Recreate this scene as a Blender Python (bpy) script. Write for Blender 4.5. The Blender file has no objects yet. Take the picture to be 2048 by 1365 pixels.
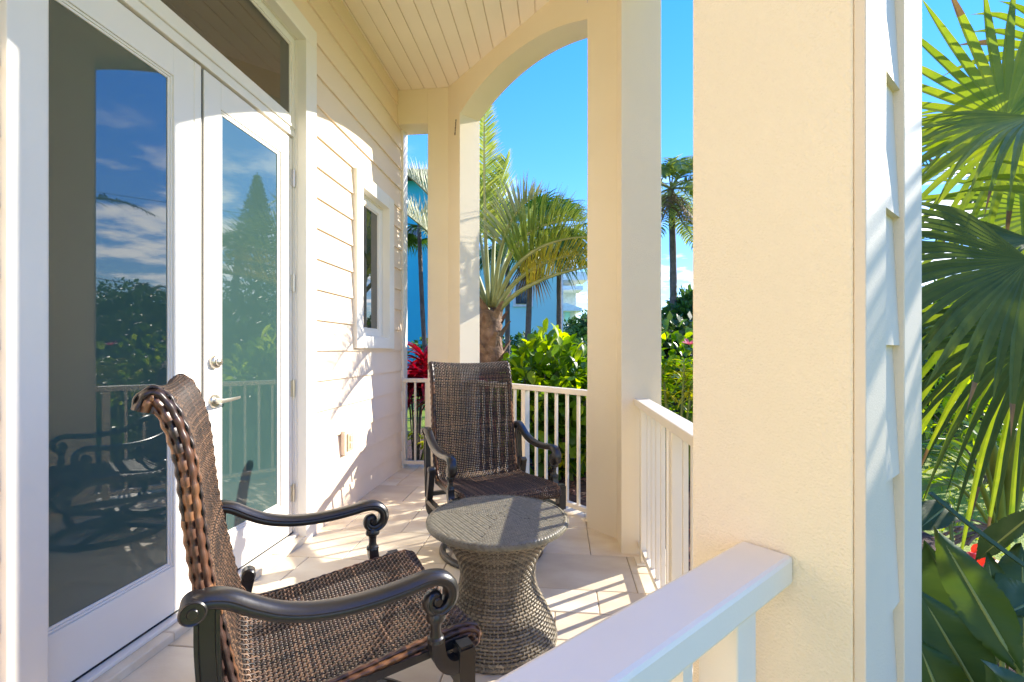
import bpy, bmesh, math, random
from mathutils import Vector, Matrix, Quaternion
R = math.radians
rnd = random.Random(7)
S = bpy.context.scene
COL = S.collection

# ------------------------------------------------------------------ camera, sky, sun, exposure
TH = R(5.96); CH = 1.195; FPX = 920.0
FW = Vector((-math.sin(TH), math.cos(TH), 0)); RT = Vector((math.cos(TH), math.sin(TH), 0))
cam = bpy.data.cameras.new('camera'); camo = bpy.data.objects.new('camera', cam); COL.objects.link(camo)
camo.location = (0, 0, CH); camo.rotation_euler = (R(90), 0, TH)
cam.sensor_width = 36; cam.lens = FPX / 2048 * 36; cam.shift_y = 19.5 / 2048
cam.clip_start = .02; cam.clip_end = 2000
S.camera = camo

SUN = Vector((1, .735, .632)).normalized()
EL = math.asin(SUN.z); AZ = math.atan2(SUN.x, SUN.y)          # azimuth clockwise from +Y
w = bpy.data.worlds.new("World"); S.world = w; w.use_nodes = True
nt = w.node_tree; nt.nodes.clear()
def N(t, k, **kw):
    n = t.nodes.new(k)
    for a, b in kw.items(): setattr(n, a, b)
    return n
sky = N(nt, 'ShaderNodeTexSky', sky_type='NISHITA', sun_disc=False, sun_elevation=EL, sun_rotation=AZ,
        altitude=0, air_density=1.0, dust_density=.0, ozone_density=3.0)
# deep clear sky: the bright haze around the sun is compressed evenly over the whole dome
bw = N(nt, 'ShaderNodeRGBToBW'); nt.links.new(sky.outputs[0], bw.inputs[0])
kk = N(nt, 'ShaderNodeMath', operation='DIVIDE'); kk.inputs[0].default_value = 3.6
ka = N(nt, 'ShaderNodeMath', operation='ADD'); ka.inputs[1].default_value = 2.2; nt.links.new(bw.outputs[0], ka.inputs[0]); nt.links.new(ka.outputs[0], kk.inputs[1])
vm = N(nt, 'ShaderNodeVectorMath', operation='SCALE'); nt.links.new(sky.outputs[0], vm.inputs[0]); nt.links.new(kk.outputs[0], vm.inputs['Scale'])
hs = N(nt, 'ShaderNodeHueSaturation'); hs.inputs['Saturation'].default_value = 1.34; hs.inputs['Hue'].default_value = .518; hs.inputs['Value'].default_value = .88
nt.links.new(vm.outputs[0], hs.inputs['Color'])
tc = N(nt, 'ShaderNodeTexCoord'); sx = N(nt, 'ShaderNodeSeparateXYZ'); nt.links.new(tc.outputs['Generated'], sx.inputs[0])
def M(t, op, a, b=None, clamp=False):
    n = N(t, 'ShaderNodeMath', operation=op, use_clamp=clamp)
    for i, q in enumerate((a, b)):
        if q is None: continue
        if isinstance(q, (int, float)): n.inputs[i].default_value = q
        else: t.links.new(q, n.inputs[i])
    return n.outputs[0]
zz = M(nt, 'MAXIMUM', M(nt, 'ADD', sx.outputs[2], .10), .03)
cx = M(nt, 'DIVIDE', sx.outputs[0], zz); cy = M(nt, 'DIVIDE', sx.outputs[1], zz)
cb = N(nt, 'ShaderNodeCombineXYZ'); nt.links.new(cx, cb.inputs[0]); nt.links.new(cy, cb.inputs[1])
mp = N(nt, 'ShaderNodeMapping'); mp.inputs['Location'].default_value = (-14.2397, 9.7983, 0); mp.inputs['Scale'].default_value = (1.0, 1.0, 1)
nt.links.new(cb.outputs[0], mp.inputs[0])
n1 = N(nt, 'ShaderNodeTexNoise'); n1.inputs['Scale'].default_value = 2.4; n1.inputs['Detail'].default_value = 9; n1.inputs['Roughness'].default_value = .58
n2 = N(nt, 'ShaderNodeTexNoise'); n2.inputs['Scale'].default_value = .55; n2.inputs['Detail'].default_value = 2
nt.links.new(mp.outputs[0], n1.inputs['Vector']); nt.links.new(mp.outputs[0], n2.inputs['Vector'])
den = M(nt, 'ADD', M(nt, 'MULTIPLY', n1.outputs[0], .62), M(nt, 'MULTIPLY', n2.outputs[0], .55))
mr = N(nt, 'ShaderNodeMapRange', interpolation_type='SMOOTHSTEP')
for i, v in zip(('From Min', 'From Max', 'To Min', 'To Max'), (.60, .72, 0, .95)): mr.inputs[i].default_value = v
nt.links.new(den, mr.inputs['Value'])
he = N(nt, 'ShaderNodeMapRange', interpolation_type='SMOOTHSTEP')
for i, v in zip(('From Min', 'From Max', 'To Min', 'To Max'), (.0, .05, 0, 1)): he.inputs[i].default_value = v
nt.links.new(sx.outputs[2], he.inputs['Value'])
hf = N(nt, 'ShaderNodeMapRange', interpolation_type='SMOOTHSTEP')       # fair weather cloud lies low, the upper sky is clear
for i, v in zip(('From Min', 'From Max', 'To Min', 'To Max'), (.26, .42, 1, 0)): hf.inputs[i].default_value = v
nt.links.new(sx.outputs[2], hf.inputs['Value'])
mx = N(nt, 'ShaderNodeMix', data_type='RGBA')
nt.links.new(M(nt, 'MULTIPLY', M(nt, 'MULTIPLY', mr.outputs[0], he.outputs[0]), hf.outputs[0]), mx.inputs[0])
nt.links.new(hs.outputs[0], mx.inputs[6]); mx.inputs[7].default_value = (4.6, 4.6, 4.7, 1)
bg = N(nt, 'ShaderNodeBackground'); bg.inputs['Strength'].default_value = .15
nt.links.new(mx.outputs[2], bg.inputs['Color'])
wo = N(nt, 'ShaderNodeOutputWorld'); nt.links.new(bg.outputs[0], wo.inputs['Surface'])

sl = bpy.data.lights.new('sun', 'SUN'); sl.energy = 2.1; sl.angle = R(.53); sl.color = (1.0, .93, .80)
so = bpy.data.objects.new('sun', sl); COL.objects.link(so)
so.rotation_euler = SUN.to_track_quat('Z', 'Y').to_euler(); so.location = (8, 6, 8)
S.view_settings.view_transform = 'Standard'; S.view_settings.look = 'None'
S.view_settings.exposure = 2.3; S.view_settings.gamma = 1
try: S.view_settings.use_curve_mapping = False
except Exception: pass
S.cycles.max_bounces = 12; S.cycles.diffuse_bounces = 8; S.cycles.glossy_bounces = 4; S.cycles.transmission_bounces = 4
S.cycles.sample_clamp_indirect = 8
S.cycles.use_denoising = True

# ------------------------------------------------------------------ materials
def srgb(r, g, b):
    f = lambda c: (c / 255 / 12.92) if c / 255 <= .04045 else ((c / 255 + .055) / 1.055) ** 2.4
    return (f(r), f(g), f(b))
def mat(name, col, rough=.6, var=.12, vscale=6, bump=0, bscale=200, col2=None, spec=.5, island=None, metal=0,
        trans=0, hue=.475, detail=5, stretch=None, coat=0, dist=.002):
    m = bpy.data.materials.new(name); m.use_nodes = True; t = m.node_tree; p = t.nodes['Principled BSDF']
    tcx = N(t, 'ShaderNodeTexCoord'); vec = tcx.outputs['Object']
    if stretch:
        mpp = N(t, 'ShaderNodeMapping'); mpp.inputs['Scale'].default_value = stretch
        t.links.new(vec, mpp.inputs[0]); vec = mpp.outputs[0]
    nz = N(t, 'ShaderNodeTexNoise'); nz.inputs['Scale'].default_value = vscale; nz.inputs['Detail'].default_value = detail
    t.links.new(vec, nz.inputs['Vector'])
    rp = N(t, 'ShaderNodeValToRGB')
    c2 = col2 or tuple(min(1, c * (1 + var)) for c in col); c1 = col if col2 else tuple(c * (1 - var) for c in col)
    rp.color_ramp.elements[0].position = .3; rp.color_ramp.elements[1].position = .7
    rp.color_ramp.elements[0].color = (*c1, 1); rp.color_ramp.elements[1].color = (*c2, 1)
    t.links.new(nz.outputs[0], rp.inputs[0]); out = rp.outputs[0]
    if island:
        gm = N(t, 'ShaderNodeNewGeometry'); r2 = N(t, 'ShaderNodeValToRGB'); r2.color_ramp.interpolation = 'LINEAR'
        els = r2.color_ramp.elements
        while len(els) < len(island): els.new(.5)
        for i, (pos, c) in enumerate(island): els[i].position = pos; els[i].color = (*c, 1)
        oi = N(t, 'ShaderNodeObjectInfo')
        t.links.new(M(t, 'FRACT', M(t, 'ADD', gm.outputs['Random Per Island'], oi.outputs['Random'])), r2.inputs[0])
        mm = N(t, 'ShaderNodeMix', data_type='RGBA', blend_type='MULTIPLY'); mm.inputs[0].default_value = 1
        t.links.new(out, mm.inputs[6]); t.links.new(r2.outputs[0], mm.inputs[7]); out = mm.outputs[2]
    t.links.new(out, p.inputs['Base Color'])
    p.inputs['Roughness'].default_value = rough; p.inputs['Metallic'].default_value = metal
    p.inputs['Specular IOR Level'].default_value = spec
    if coat: p.inputs['Coat Weight'].default_value = coat; p.inputs['Coat Roughness'].default_value = .15
    if bump:
        b = N(t, 'ShaderNodeBump'); b.inputs['Strength'].default_value = bump; b.inputs['Distance'].default_value = dist
        nb = N(t, 'ShaderNodeTexNoise'); nb.inputs['Scale'].default_value = bscale; nb.inputs['Detail'].default_value = 3
        t.links.new(vec, nb.inputs['Vector']); t.links.new(nb.outputs[0], b.inputs['Height']); t.links.new(b.outputs[0], p.inputs['Normal'])
    if trans:
        tr = N(t, 'ShaderNodeBsdfTranslucent'); hsv = N(t, 'ShaderNodeHueSaturation')
        hsv.inputs['Hue'].default_value = hue; hsv.inputs['Saturation'].default_value = 1.1; hsv.inputs['Value'].default_value = 2.2
        t.links.new(out, hsv.inputs['Color']); t.links.new(hsv.outputs[0], tr.inputs[0])
        ms = N(t, 'ShaderNodeMixShader'); ms.inputs[0].default_value = trans
        t.links.new(p.outputs[0], ms.inputs[1]); t.links.new(tr.outputs[0], ms.inputs[2])
        t.links.new(ms.outputs[0], t.nodes['Material Output'].inputs['Surface'])
    return m
LV = [(0, (.75, .8, .7)), (.5, (1, 1, 1)), (1, (1.25, 1.15, 1.05))]
MT = dict(
    stucco=mat('stucco', (.86, .735, .53), .85, .04, 1.3, .85, 300, col2=(.90, .78, .575), dist=.003),
    ceil=mat('ceiling_paint', (.93, .82, .67), .6, .03, 2),
    siding=mat('siding_paint', (.88, .72, .55), .65, .03, 2, .12, 90, stretch=(1, .12, 1)),
    white=mat('white_paint', (.87, .82, .73), .38, .02, 3),
    outer=mat('exterior_trim_paint', (.71, .61, .47), .65, .04, 4, .35, 420, dist=.002),
    rail=mat('rail_powder_coat', (.87, .78, .63), .35, .03, 5, .08, 300),
    tile=mat('travertine', (.70, .57, .40), .5, .1, 3.2, .4, 70, col2=(.87, .78, .60), detail=9,
             island=[(0, (.84, .81, .78)), (.5, (1, 1, 1)), (1, (1.04, 1.02, .99))], stretch=(1, 2.2, 1)),
    grout=mat('grout', (.40, .30, .19), .9, .15, 20),
    bronze=mat('cast_bronze', (.016, .014, .014), .33, .25, 12, .1, 120, spec=.6, coat=.15),
    wicker=mat('brown_wicker', (1, 1, 1), .4, .06, 40, spec=.45,
               island=[(0, (.020, .015, .013)), (.4, (.052, .034, .025)), (.75, (.105, .060, .038)), (1, (.23, .135, .08))]),
    ribbon=mat('wicker_ribbon', (1, 1, 1), .36, .3, 25, spec=.5,
               island=[(0, (.028, .017, .016)), (.4, (.06, .032, .027)), (.7, (.14, .062, .034)), (1, (.30, .14, .06))]),
    twick=mat('table_wicker', (1, 1, 1), .42, .06, 40, spec=.45,
              island=[(0, (.10, .082, .057)), (.5, (.19, .155, .105)), (1, (.30, .245, .165))]),
    ttop=mat('table_top_wicker', (1, 1, 1), .38, .06, 40, spec=.5,
             island=[(0, (.165, .148, .104)), (.5, (.20, .18, .128)), (1, (.245, .22, .158))]),
    tcore=mat('table_core', (.03, .025, .018), .8),
    nickel=mat('satin_nickel', (.66, .62, .54), .3, .03, 30, metal=.9),
    seal=mat('black_seal', (.012, .012, .012), .6),
    beige=mat('beige_plastic', (.70, .58, .36), .45, .03),
    mud=mat('dried_mud', (.05, .035, .025), .9),
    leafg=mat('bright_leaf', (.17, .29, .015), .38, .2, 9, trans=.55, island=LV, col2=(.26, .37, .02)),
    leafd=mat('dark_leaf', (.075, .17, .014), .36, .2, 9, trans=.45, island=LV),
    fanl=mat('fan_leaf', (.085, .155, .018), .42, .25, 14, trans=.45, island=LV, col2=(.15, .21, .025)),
    fand=mat('shaded_fan_leaf', (.038, .075, .016), .55, .3, 14, trans=.2, island=LV, col2=(.065, .105, .02), spec=.25),  # fan leaf copy with the shade of the lower leaves put into its colour
    pal=mat('palm_leaflet', (.12, .20, .04), .45, .25, 10, trans=.45, island=LV, col2=(.22, .27, .06)),
    pals=mat('silver_leaflet', (.26, .31, .19), .45, .25, 10, trans=.3, island=LV, col2=(.36, .38, .2)),
    paly=mat('yellow_leaflet', (.36, .34, .05), .45, .25, 10, trans=.35, island=LV),
    paln=mat('far_palm_leaf', (.035, .11, .02), .45, .25, 10, trans=.22, island=LV, col2=(.07, .16, .025)),
    pet=mat('palm_petiole', (.22, .25, .08), .5, .2, 8, col2=(.34, .35, .14)),
    dead=mat('dead_frond', (.17, .11, .045), .7, .3, 10, trans=.15, island=LV, hue=.5),
    bark=mat('palm_bark', (.13, .07, .04), .9, .4, 14, .8, 30, col2=(.30, .19, .12), dist=.02),
    barkg=mat('grey_bark', (.16, .13, .11), .9, .3, 10, .8, 25, dist=.02),
    ti=mat('red_ti_leaf', (.16, .008, .014), .35, .4, 12, trans=.22, island=LV, col2=(.42, .02, .035), hue=.5),
    yel=mat('yellow_croton', (.60, .50, .02), .4, .5, 18, trans=.4, island=LV, col2=(.22, .30, .02), hue=.5),
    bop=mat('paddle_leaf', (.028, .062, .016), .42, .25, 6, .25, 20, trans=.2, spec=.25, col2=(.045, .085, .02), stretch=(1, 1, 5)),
    bopl=mat('lit_paddle_leaf', (.05, .085, .010), .42, .25, 6, .25, 20, trans=.25, spec=.25, col2=(.035, .075, .012), stretch=(1, 1, 5)),  # brighter paddle leaf copy, the light on it put into the colour
    stem=mat('green_stem', (.16, .20, .04), .45, .2, 8),
    flower=mat('red_flower', (.55, .03, .02), .5, .3, 30, trans=.3, col2=(.7, .08, .05), hue=.5),
    pink=mat('pink_flower', (.65, .18, .2), .5, .3, 30, trans=.3, hue=.5),
    mulch=mat('wood_mulch', (.16, .075, .05), .9, .3, 30, island=[(0, (.45, .4, .4)), (.5, (1, 1, 1)), (1, (1.9, 1.7, 1.6))]),
    soil=mat('mulch_soil', (.08, .042, .03), .95, .4, 12, 1, 40, dist=.03),
    lawn=mat('lawn', (.20, .29, .010), .8, .3, 3, 1, 60, col2=(.28, .34, .02), dist=.03),
    grass=mat('grass_blades', (.24, .32, .015), .5, .2, 5, trans=.4, island=LV),
    turq=mat('turquoise_stucco', (.40, .76, .77), .8, .06, .6, .2, 20),
    blue=mat('shaded_turquoise_stucco', (.03, .42, .58), .8, .06, .6, .2, 20),  # shaded side of the turquoise wall, its deeper blue put into the colour
    fwhite=mat('far_white_trim', (.72, .74, .74), .6),
    roof=mat('brown_roof', (.20, .09, .06), .8, .3, 6),
    mroof=mat('pale_metal_roof', (.62, .66, .68), .5),
    fglass=mat('far_window_glass', (.04, .055, .07), .08, .1, 2, spec=.8),
    wire=mat('black_cable', (.02, .02, .02), .7),
    pole=mat('wood_pole', (.14, .10, .07), .9, .3, 6),
    tree=mat('tree_leaf', (.022, .06, .012), .5, .3, 3, trans=.25, island=LV, col2=(.045, .095, .018)),
    pine=mat('pine_needles', (.025, .06, .03), .6, .3, 3, island=LV),
    house=mat('house_core', (.06, .055, .05), .9),
)
def glass(name, base, ior, rough=.015):
    m = mat(name, base, rough, .05, 1.5); p = m.node_tree.nodes['Principled BSDF']
    p.inputs['IOR'].default_value = ior; return m
MT['pane'] = glass('tinted_door_glass', (.046, .090, .084), 1.95)
MT['wpane'] = glass('window_glass', (.035, .035, .03), 2.1)

# ------------------------------------------------------------------ mesh helpers
class MB:
    def __init__(s): s.v = []; s.f = []; s.mi = {}; s.m2 = None
    def add(s, vs, fs):
        o = len(s.v); s.v.extend(tuple(a) for a in vs); s.f.extend(tuple(i + o for i in f) for f in fs); return s
    def box(s, x0, x1, y0, y1, z0, z1):
        return s.add([(x, y, z) for z in (z0, z1) for y in (y0, y1) for x in (x0, x1)],
                     [(0, 2, 3, 1), (4, 5, 7, 6), (0, 1, 5, 4), (2, 6, 7, 3), (0, 4, 6, 2), (1, 3, 7, 5)])
    def prism(s, poly, z0, z1, ch=0):
        n = len(poly); vs = [(x, y, z0) for x, y in poly]
        if not ch:
            vs += [(x, y, z1) for x, y in poly]
            return s.add(vs, [tuple(range(n))[::-1], tuple(range(n, 2 * n))] + [(i, (i + 1) % n, n + (i + 1) % n, n + i) for i in range(n)])
        ins = inset(poly, ch)
        vs += [(x, y, z1 - ch) for x, y in poly] + [(x, y, z1) for x, y in ins]
        fs = [tuple(range(2 * n, 3 * n))]
        for k in (0, n): fs += [(k + i, k + (i + 1) % n, k + n + (i + 1) % n, k + n + i) for i in range(n)]
        return s.add(vs, fs)
    def extr(s, pts, vec):                                   # planar 3D polygon swept along vec
        n = len(pts); vec = Vector(vec); pts = [Vector(p) for p in pts]
        return s.add(pts + [p + vec for p in pts], [tuple(range(n))[::-1], tuple(range(n, 2 * n))] +
                     [(i, (i + 1) % n, n + (i + 1) % n, n + i) for i in range(n)])
    def sweep(s, path, prof, up=(0, 0, 1), scale=None, cap=True, side=None):
        """profile (a,b): a along side, b along the normal; side fixed when given"""
        path = [Vector(p) for p in path]; n = len(path); m = len(prof); o = len(s.v); up = Vector(up)
        for i, p in enumerate(path):
            t = (path[min(i + 1, n - 1)] - path[max(i - 1, 0)]); t.normalize()
            if side is not None: sd = Vector(side); nn = sd.cross(t).normalized()
            else:
                sd = t.cross(up)
                if sd.length < 1e-4: sd = t.cross(Vector((1, .1, 0)))
                sd.normalize(); nn = sd.cross(t).normalized()
            k = scale[i] if scale else 1
            for a, b in prof: s.v.append(tuple(p + sd * a * k + nn * b * k))
        for i in range(n - 1):
            for j in range(m):
                a = o + i * m + j; b = o + i * m + (j + 1) % m
                s.f.append((a, b, b + m, a + m))
        if cap:
            s.f.append(tuple(o + j for j in range(m))[::-1]); s.f.append(tuple(o + (n - 1) * m + j for j in range(m)))
        return s
    def tube(s, path, r, sides=8, up=(0, 0, 1), scale=None):
        return s.sweep(path, [(r * math.cos(2 * math.pi * i / sides), r * math.sin(2 * math.pi * i / sides)) for i in range(sides)], up, scale)
    def lathe(s, prof, c=(0, 0, 0), sides=24, ax='z'):
        n = len(prof); o = len(s.v)
        for i in range(sides):
            a = 2 * math.pi * i / sides
            for r, z in prof:
                q = (r * math.cos(a), r * math.sin(a), z)
                if ax == 'x': q = (z, r * math.cos(a), r * math.sin(a))
                if ax == 'y': q = (r * math.cos(a), z, r * math.sin(a))
                s.v.append((q[0] + c[0], q[1] + c[1], q[2] + c[2]))
        for i in range(sides):
            k = (i + 1) % sides
            for j in range(n - 1): s.f.append((o + i * n + j, o + k * n + j, o + k * n + j + 1, o + i * n + j + 1))
        return s
    def build(s, name, m, parent=None, smooth=False, bevel=0, loc=None, auto=None):
        me = bpy.data.meshes.new(name); me.from_pydata(s.v, [], s.f); me.materials.append(MT[m] if isinstance(m, str) else m)
        if s.mi:
            me.materials.append(MT[s.m2])
            for i in s.mi: me.polygons[i].material_index = 1
        if smooth:
            me.polygons.foreach_set('use_smooth', [True] * len(me.polygons))
        o = bpy.data.objects.new(name, me); COL.objects.link(o)
        if bevel or auto:
            bm = bmesh.new(); bm.from_mesh(me); bmesh.ops.recalc_face_normals(bm, faces=bm.faces)
            bm.to_mesh(me); bm.free()
        if auto: me.set_sharp_from_angle(angle=R(auto)) if hasattr(me, 'set_sharp_from_angle') else None
        if bevel:
            b = o.modifiers.new('edge_round', 'BEVEL'); b.width = bevel; b.segments = 2; b.limit_method = 'ANGLE'; b.angle_limit = R(40)
        if parent is not None: o.parent = parent
        if loc: o.location = loc
        return o
def inset(poly, d):
    n = len(poly); out = []
    ar = sum(poly[i][0] * poly[(i + 1) % n][1] - poly[(i + 1) % n][0] * poly[i][1] for i in range(n))
    sg = 1 if ar > 0 else -1
    for i in range(n):
        a, b, c = Vector(poly[i - 1]), Vector(poly[i]), Vector(poly[(i + 1) % n])
        e1 = (b - a).normalized(); e2 = (c - b).normalized()
        n1 = Vector((-e1.y, e1.x)) * sg; n2 = Vector((-e2.y, e2.x)) * sg
        q = (n1 + n2) / max(.3, 1 + n1.dot(n2)); out.append((b.x + q.x * d, b.y + q.y * d))
    return out
def clip(poly, a, b, c):                                     # keep a*x+b*y<=c
    out = []
    for i in range(len(poly)):
        p, q = poly[i], poly[(i + 1) % len(poly)]
        dp, dq = a * p[0] + b * p[1] - c, a * q[0] + b * q[1] - c
        if dp <= 0: out.append(p)
        if dp * dq < 0:
            t = dp / (dp - dq); out.append((p[0] + (q[0] - p[0]) * t, p[1] + (q[1] - p[1]) * t))
    return out
def tag(o, label=None, cat=None, group=None, kind=None):
    for k, v in (('label', label), ('category', cat), ('group', group), ('kind', kind)):
        if v: o[k] = v
    return o
def thing(name, label, cat, loc=(0, 0, 0), rz=0, group=None):
    o = bpy.data.objects.new(name, None); COL.objects.link(o); o.location = loc; o.rotation_euler = (0, 0, rz)
    o.empty_display_size = .1
    return tag(o, label, cat, group)
def link_copy(src, parent, mtx=None):
    c = src.copy(); COL.objects.link(c); c.parent = parent
    if mtx is not None: c.matrix_local = mtx
    return c
def at(px, py, zc):
    return FW * zc + RT * ((px - 1024) / FPX * zc) + Vector((0, 0, CH + (702 - py) / FPX * zc))
def crom(pts, n):                                            # Catmull-Rom through points
    pts = [Vector(p) for p in pts]; out = []
    for i in range(len(pts) - 1):
        p0 = pts[max(i - 1, 0)]; p1 = pts[i]; p2 = pts[i + 1]; p3 = pts[min(i + 2, len(pts) - 1)]
        for k in range(n):
            t = k / n
            out.append(.5 * ((2 * p1) + (p2 - p0) * t + (2 * p0 - 5 * p1 + 4 * p2 - p3) * t * t + (3 * p1 - p0 - 3 * p2 + p3) * t ** 3))
    out.append(pts[-1]); return out
def bez(a, b, c, n):
    return [a * (1 - t) ** 2 + b * 2 * t * (1 - t) + c * t * t for t in [i / n for i in range(n + 1)]]

# ------------------------------------------------------------------ ground
GZ = -.15
g = MB(); g.add([(-300, -300, GZ), (300, -300, GZ), (300, 400, GZ), (-300, 400, GZ)], [(0, 1, 2, 3)])
tag(g.build('ground', 'lawn'), kind='structure')
g = MB(); g.prism([(-3.2, 4.75), (-1.6, 4.75), (-1.1, 4.7), (.66, 3.1), (.66, .8), (.3, .35), (.9, -.6), (3.0, .6), (2.7, 3.0), (2.6, 6.6), (.4, 7.6), (-3.2, 7.4)], GZ - .02, GZ + .006)
tag(g.build('mulch_bed', 'soil'), kind='structure')
g = MB()
for i in range(2600):
    x = rnd.uniform(-1.5, 2.4); y = rnd.uniform(3.0, 6.6)
    if x + y < 3.75: continue
    a = rnd.uniform(0, 6.28); l = rnd.uniform(.015, .05); ww = rnd.uniform(.006, .015); c, s_ = math.cos(a), math.sin(a)
    z = GZ + .008 + rnd.uniform(0, .02); tl = rnd.uniform(-.012, .012)
    g.add([(x + c * l - s_ * ww, y + s_ * l + c * ww, z + tl), (x - c * l - s_ * ww, y - s_ * l + c * ww, z - tl),
           (x - c * l + s_ * ww, y - s_ * l - c * ww, z - tl + .006), (x + c * l + s_ * ww, y + s_ * l - c * ww, z + tl + .006)], [(0, 1, 2, 3)])
tag(g.build('mulch_chips', 'mulch'), 'loose brown wood mulch chips covering the bed outside the railing', 'mulch', kind='stuff')
g = MB()
for i in range(9000):
    y = rnd.uniform(2.8, 11); x = rnd.uniform(2.0, 9.5)
    if x < 2.75 and y < 6.7: continue
    a = rnd.uniform(0, 6.28); h = rnd.uniform(.03, .075); d = Vector((math.cos(a), math.sin(a), 0)); p = Vector((x, y, GZ))
    le = Vector((rnd.uniform(-.04, .04), rnd.uniform(-.04, .04), h))
    g.add([p - d * .006, p + d * .006, p + le], [(0, 1, 2)])
tag(g.build('grass', 'grass'), 'short bright green lawn grass beside the planting bed', 'grass', kind='stuff')

# ------------------------------------------------------------------ porch geometry
Q = math.sqrt(.5); Tk = .23; LEG = .207
PA, PB, PC, PD = Vector((-1.092, 4.43)), Vector((.36, 2.978)), Vector((.36, .92)), Vector((-1.092, -.532))
CZ = 3.785; SPR = 3.443; RISE = .168
d_ab = Vector((Q, -Q)); n_ab = Vector((Q, Q)); d_bc = Vector((0, -1)); n_bc = Vector((1, 0)); d_cd = Vector((-Q, -Q)); n_cd = Vector((Q, -Q))
n_far = Vector((0, 1)); n_near = Vector((0, -1))
OCT = lambda e: [(n_far.x, n_far.y, 4.43 + e), (Q, Q, 3.338 * Q + e), (1, 0, .36 + e), (Q, -Q, -.56 * Q + e), (0, -1, .532 + e)]
def octclip(poly, e):
    for a, b, c in OCT(e):
        poly = clip(poly, a, b, c)
        if len(poly) < 3: return []
    return poly
slab = octclip([(-1.7, -1), (2, -1), (2, 6), (-1.7, 6)], Tk + .04)
fl = MB().prism(slab, -.32, -.007).build('porch_floor', 'grout'); tag(fl, kind='structure')
# travertine in a random french pattern on an 8 inch grid
G = .2035; gx0, gy0 = .18 - 12 * G, 2.73 - 20 * G
NX, NY = 22, 32; occ = [[0] * NX for _ in range(NY)]
trnd = random.Random(21)
for j in range(NY):
    for i in range(NX):
        if occ[j][i]: continue
        opts = [(3, 2), (2, 2), (2, 2), (2, 3), (2, 1), (2, 2), (1, 1), (3, 2)]; trnd.shuffle(opts)
        for a, b in opts + [(1, 1)]:
            if i + a <= NX and j + b <= NY and not any(occ[j + q][i + p] for q in range(b) for p in range(a)):
                for q in range(b):
                    for p in range(a): occ[j + q][i + p] = 1
                x0, y0 = gx0 + i * G, gy0 + j * G; gp = .0022
                poly = octclip([(x0 + gp, y0 + gp), (x0 + a * G - gp, y0 + gp), (x0 + a * G - gp, y0 + b * G - gp), (x0 + gp, y0 + b * G - gp)], Tk + .045)
                poly = clip(poly, -1, 0, 1.62) if poly else poly
                if len(poly) >= 3:
                    cx_ = sum(p[0] for p in poly) / len(poly); cy_ = sum(p[1] for p in poly) / len(poly)
                    dz = trnd.uniform(-.0012, .0012)
                    t = MB().prism([(p[0] - cx_, p[1] - cy_) for p in poly], -.012, 0, .0025).build('tile', 'tile', fl, loc=(cx_, cy_, dz))
                break

def column(v, da, na, db, nb, label, core=Tk, la=LEG):
    """pillar at an octagon corner: two legs (da, db) from inner vertex v, outward normals na, nb"""
    k = (na + nb) / (1 + na.dot(nb)) * core
    pa, pb = v + da * la, v + db * LEG
    poly = [v, pa, pa + na * core, v + k, pb + nb * core, pb]
    o = MB().prism([(p.x, p.y) for p in poly], -.1, CZ).build('porch_column', 'stucco', bevel=.003)
    return tag(o, label, 'column', 'cream stucco columns round the porch')
column(PA, d_ab, n_ab, Vector((-1, 0)), n_far, 'far stucco column between the wall opening and the arched opening, red plant behind it')
colB = column(PB, -d_ab, n_ab, d_bc, n_bc, 'middle stucco column to the right of the arch, far end of the short side railing', la=.25)
colC = column(PC, -d_bc, n_bc, d_cd, n_cd, 'large close stucco column where the white foreground handrail ends', core=Tk - .013)
column(PD, -d_cd, n_cd, Vector((-1, 0)), n_near, 'stucco column behind the viewer beside the house wall, out of the frame')
def beam(a, b, nn, label):
    d = (b - a); L = d.length; d.normalize(); hc = L / 2; Rr = (hc * hc + RISE * RISE) / (2 * RISE)
    pts = [(0, CZ), (0, SPR)]
    for i in range(1, 32):
        s = L * i / 32; pts.append((s, SPR + RISE - Rr + math.sqrt(Rr * Rr - (s - hc) ** 2)))
    pts += [(L, SPR), (L, CZ)]
    m = MB(); P = [Vector((a.x + d.x * s, a.y + d.y * s, z)) for s, z in pts]
    off = Vector((nn.x, nn.y, 0)) * Tk
    n = len(P); vs = P + [p + off for p in P]; fs = []
    top = lambda i: i
    # faces as vertical strips so the concave outline fills cleanly
    for i in range(1, n - 2):
        s0, s1 = pts[i][0], pts[i + 1][0]
        t0 = Vector((a.x + d.x * s0, a.y + d.y * s0, CZ)); t1 = Vector((a.x + d.x * s1, a.y + d.y * s1, CZ))
        m.add([P[i], P[i + 1], t1, t0], [(0, 1, 2, 3)]); m.add([P[i] + off, P[i + 1] + off, t1 + off, t0 + off], [(3, 2, 1, 0)])
        m.add([P[i], P[i + 1], P[i + 1] + off, P[i] + off], [(3, 2, 1, 0)])
    bo = m.build('arch_beam', 'stucco')
    bm = bmesh.new(); bm.from_mesh(bo.data); bmesh.ops.remove_doubles(bm, verts=bm.verts, dist=1e-5); bm.to_mesh(bo.data); bm.free()
    # thin stucco bead along the inner arch edge
    bead = MB().tube([p - Vector((nn.x, nn.y, 0)) * .001 for p in P[1:-1]], .004, 6).build('corner_bead', 'stucco', bo, smooth=True)
    return tag(bo, label, 'beam', 'arched beams between the porch columns')
beam(PA + d_ab * LEG, PB - d_ab * .25, n_ab, 'arched stucco beam over the palm and blue sky at the far end')
beam(PB + d_bc * LEG, PC - d_bc * LEG, n_bc, 'arched stucco beam over the narrow gap between middle and close columns')
beam(PC + d_cd * LEG, PD - d_cd * LEG, n_cd, 'arched stucco beam above the foreground handrail, over the viewer')
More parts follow.
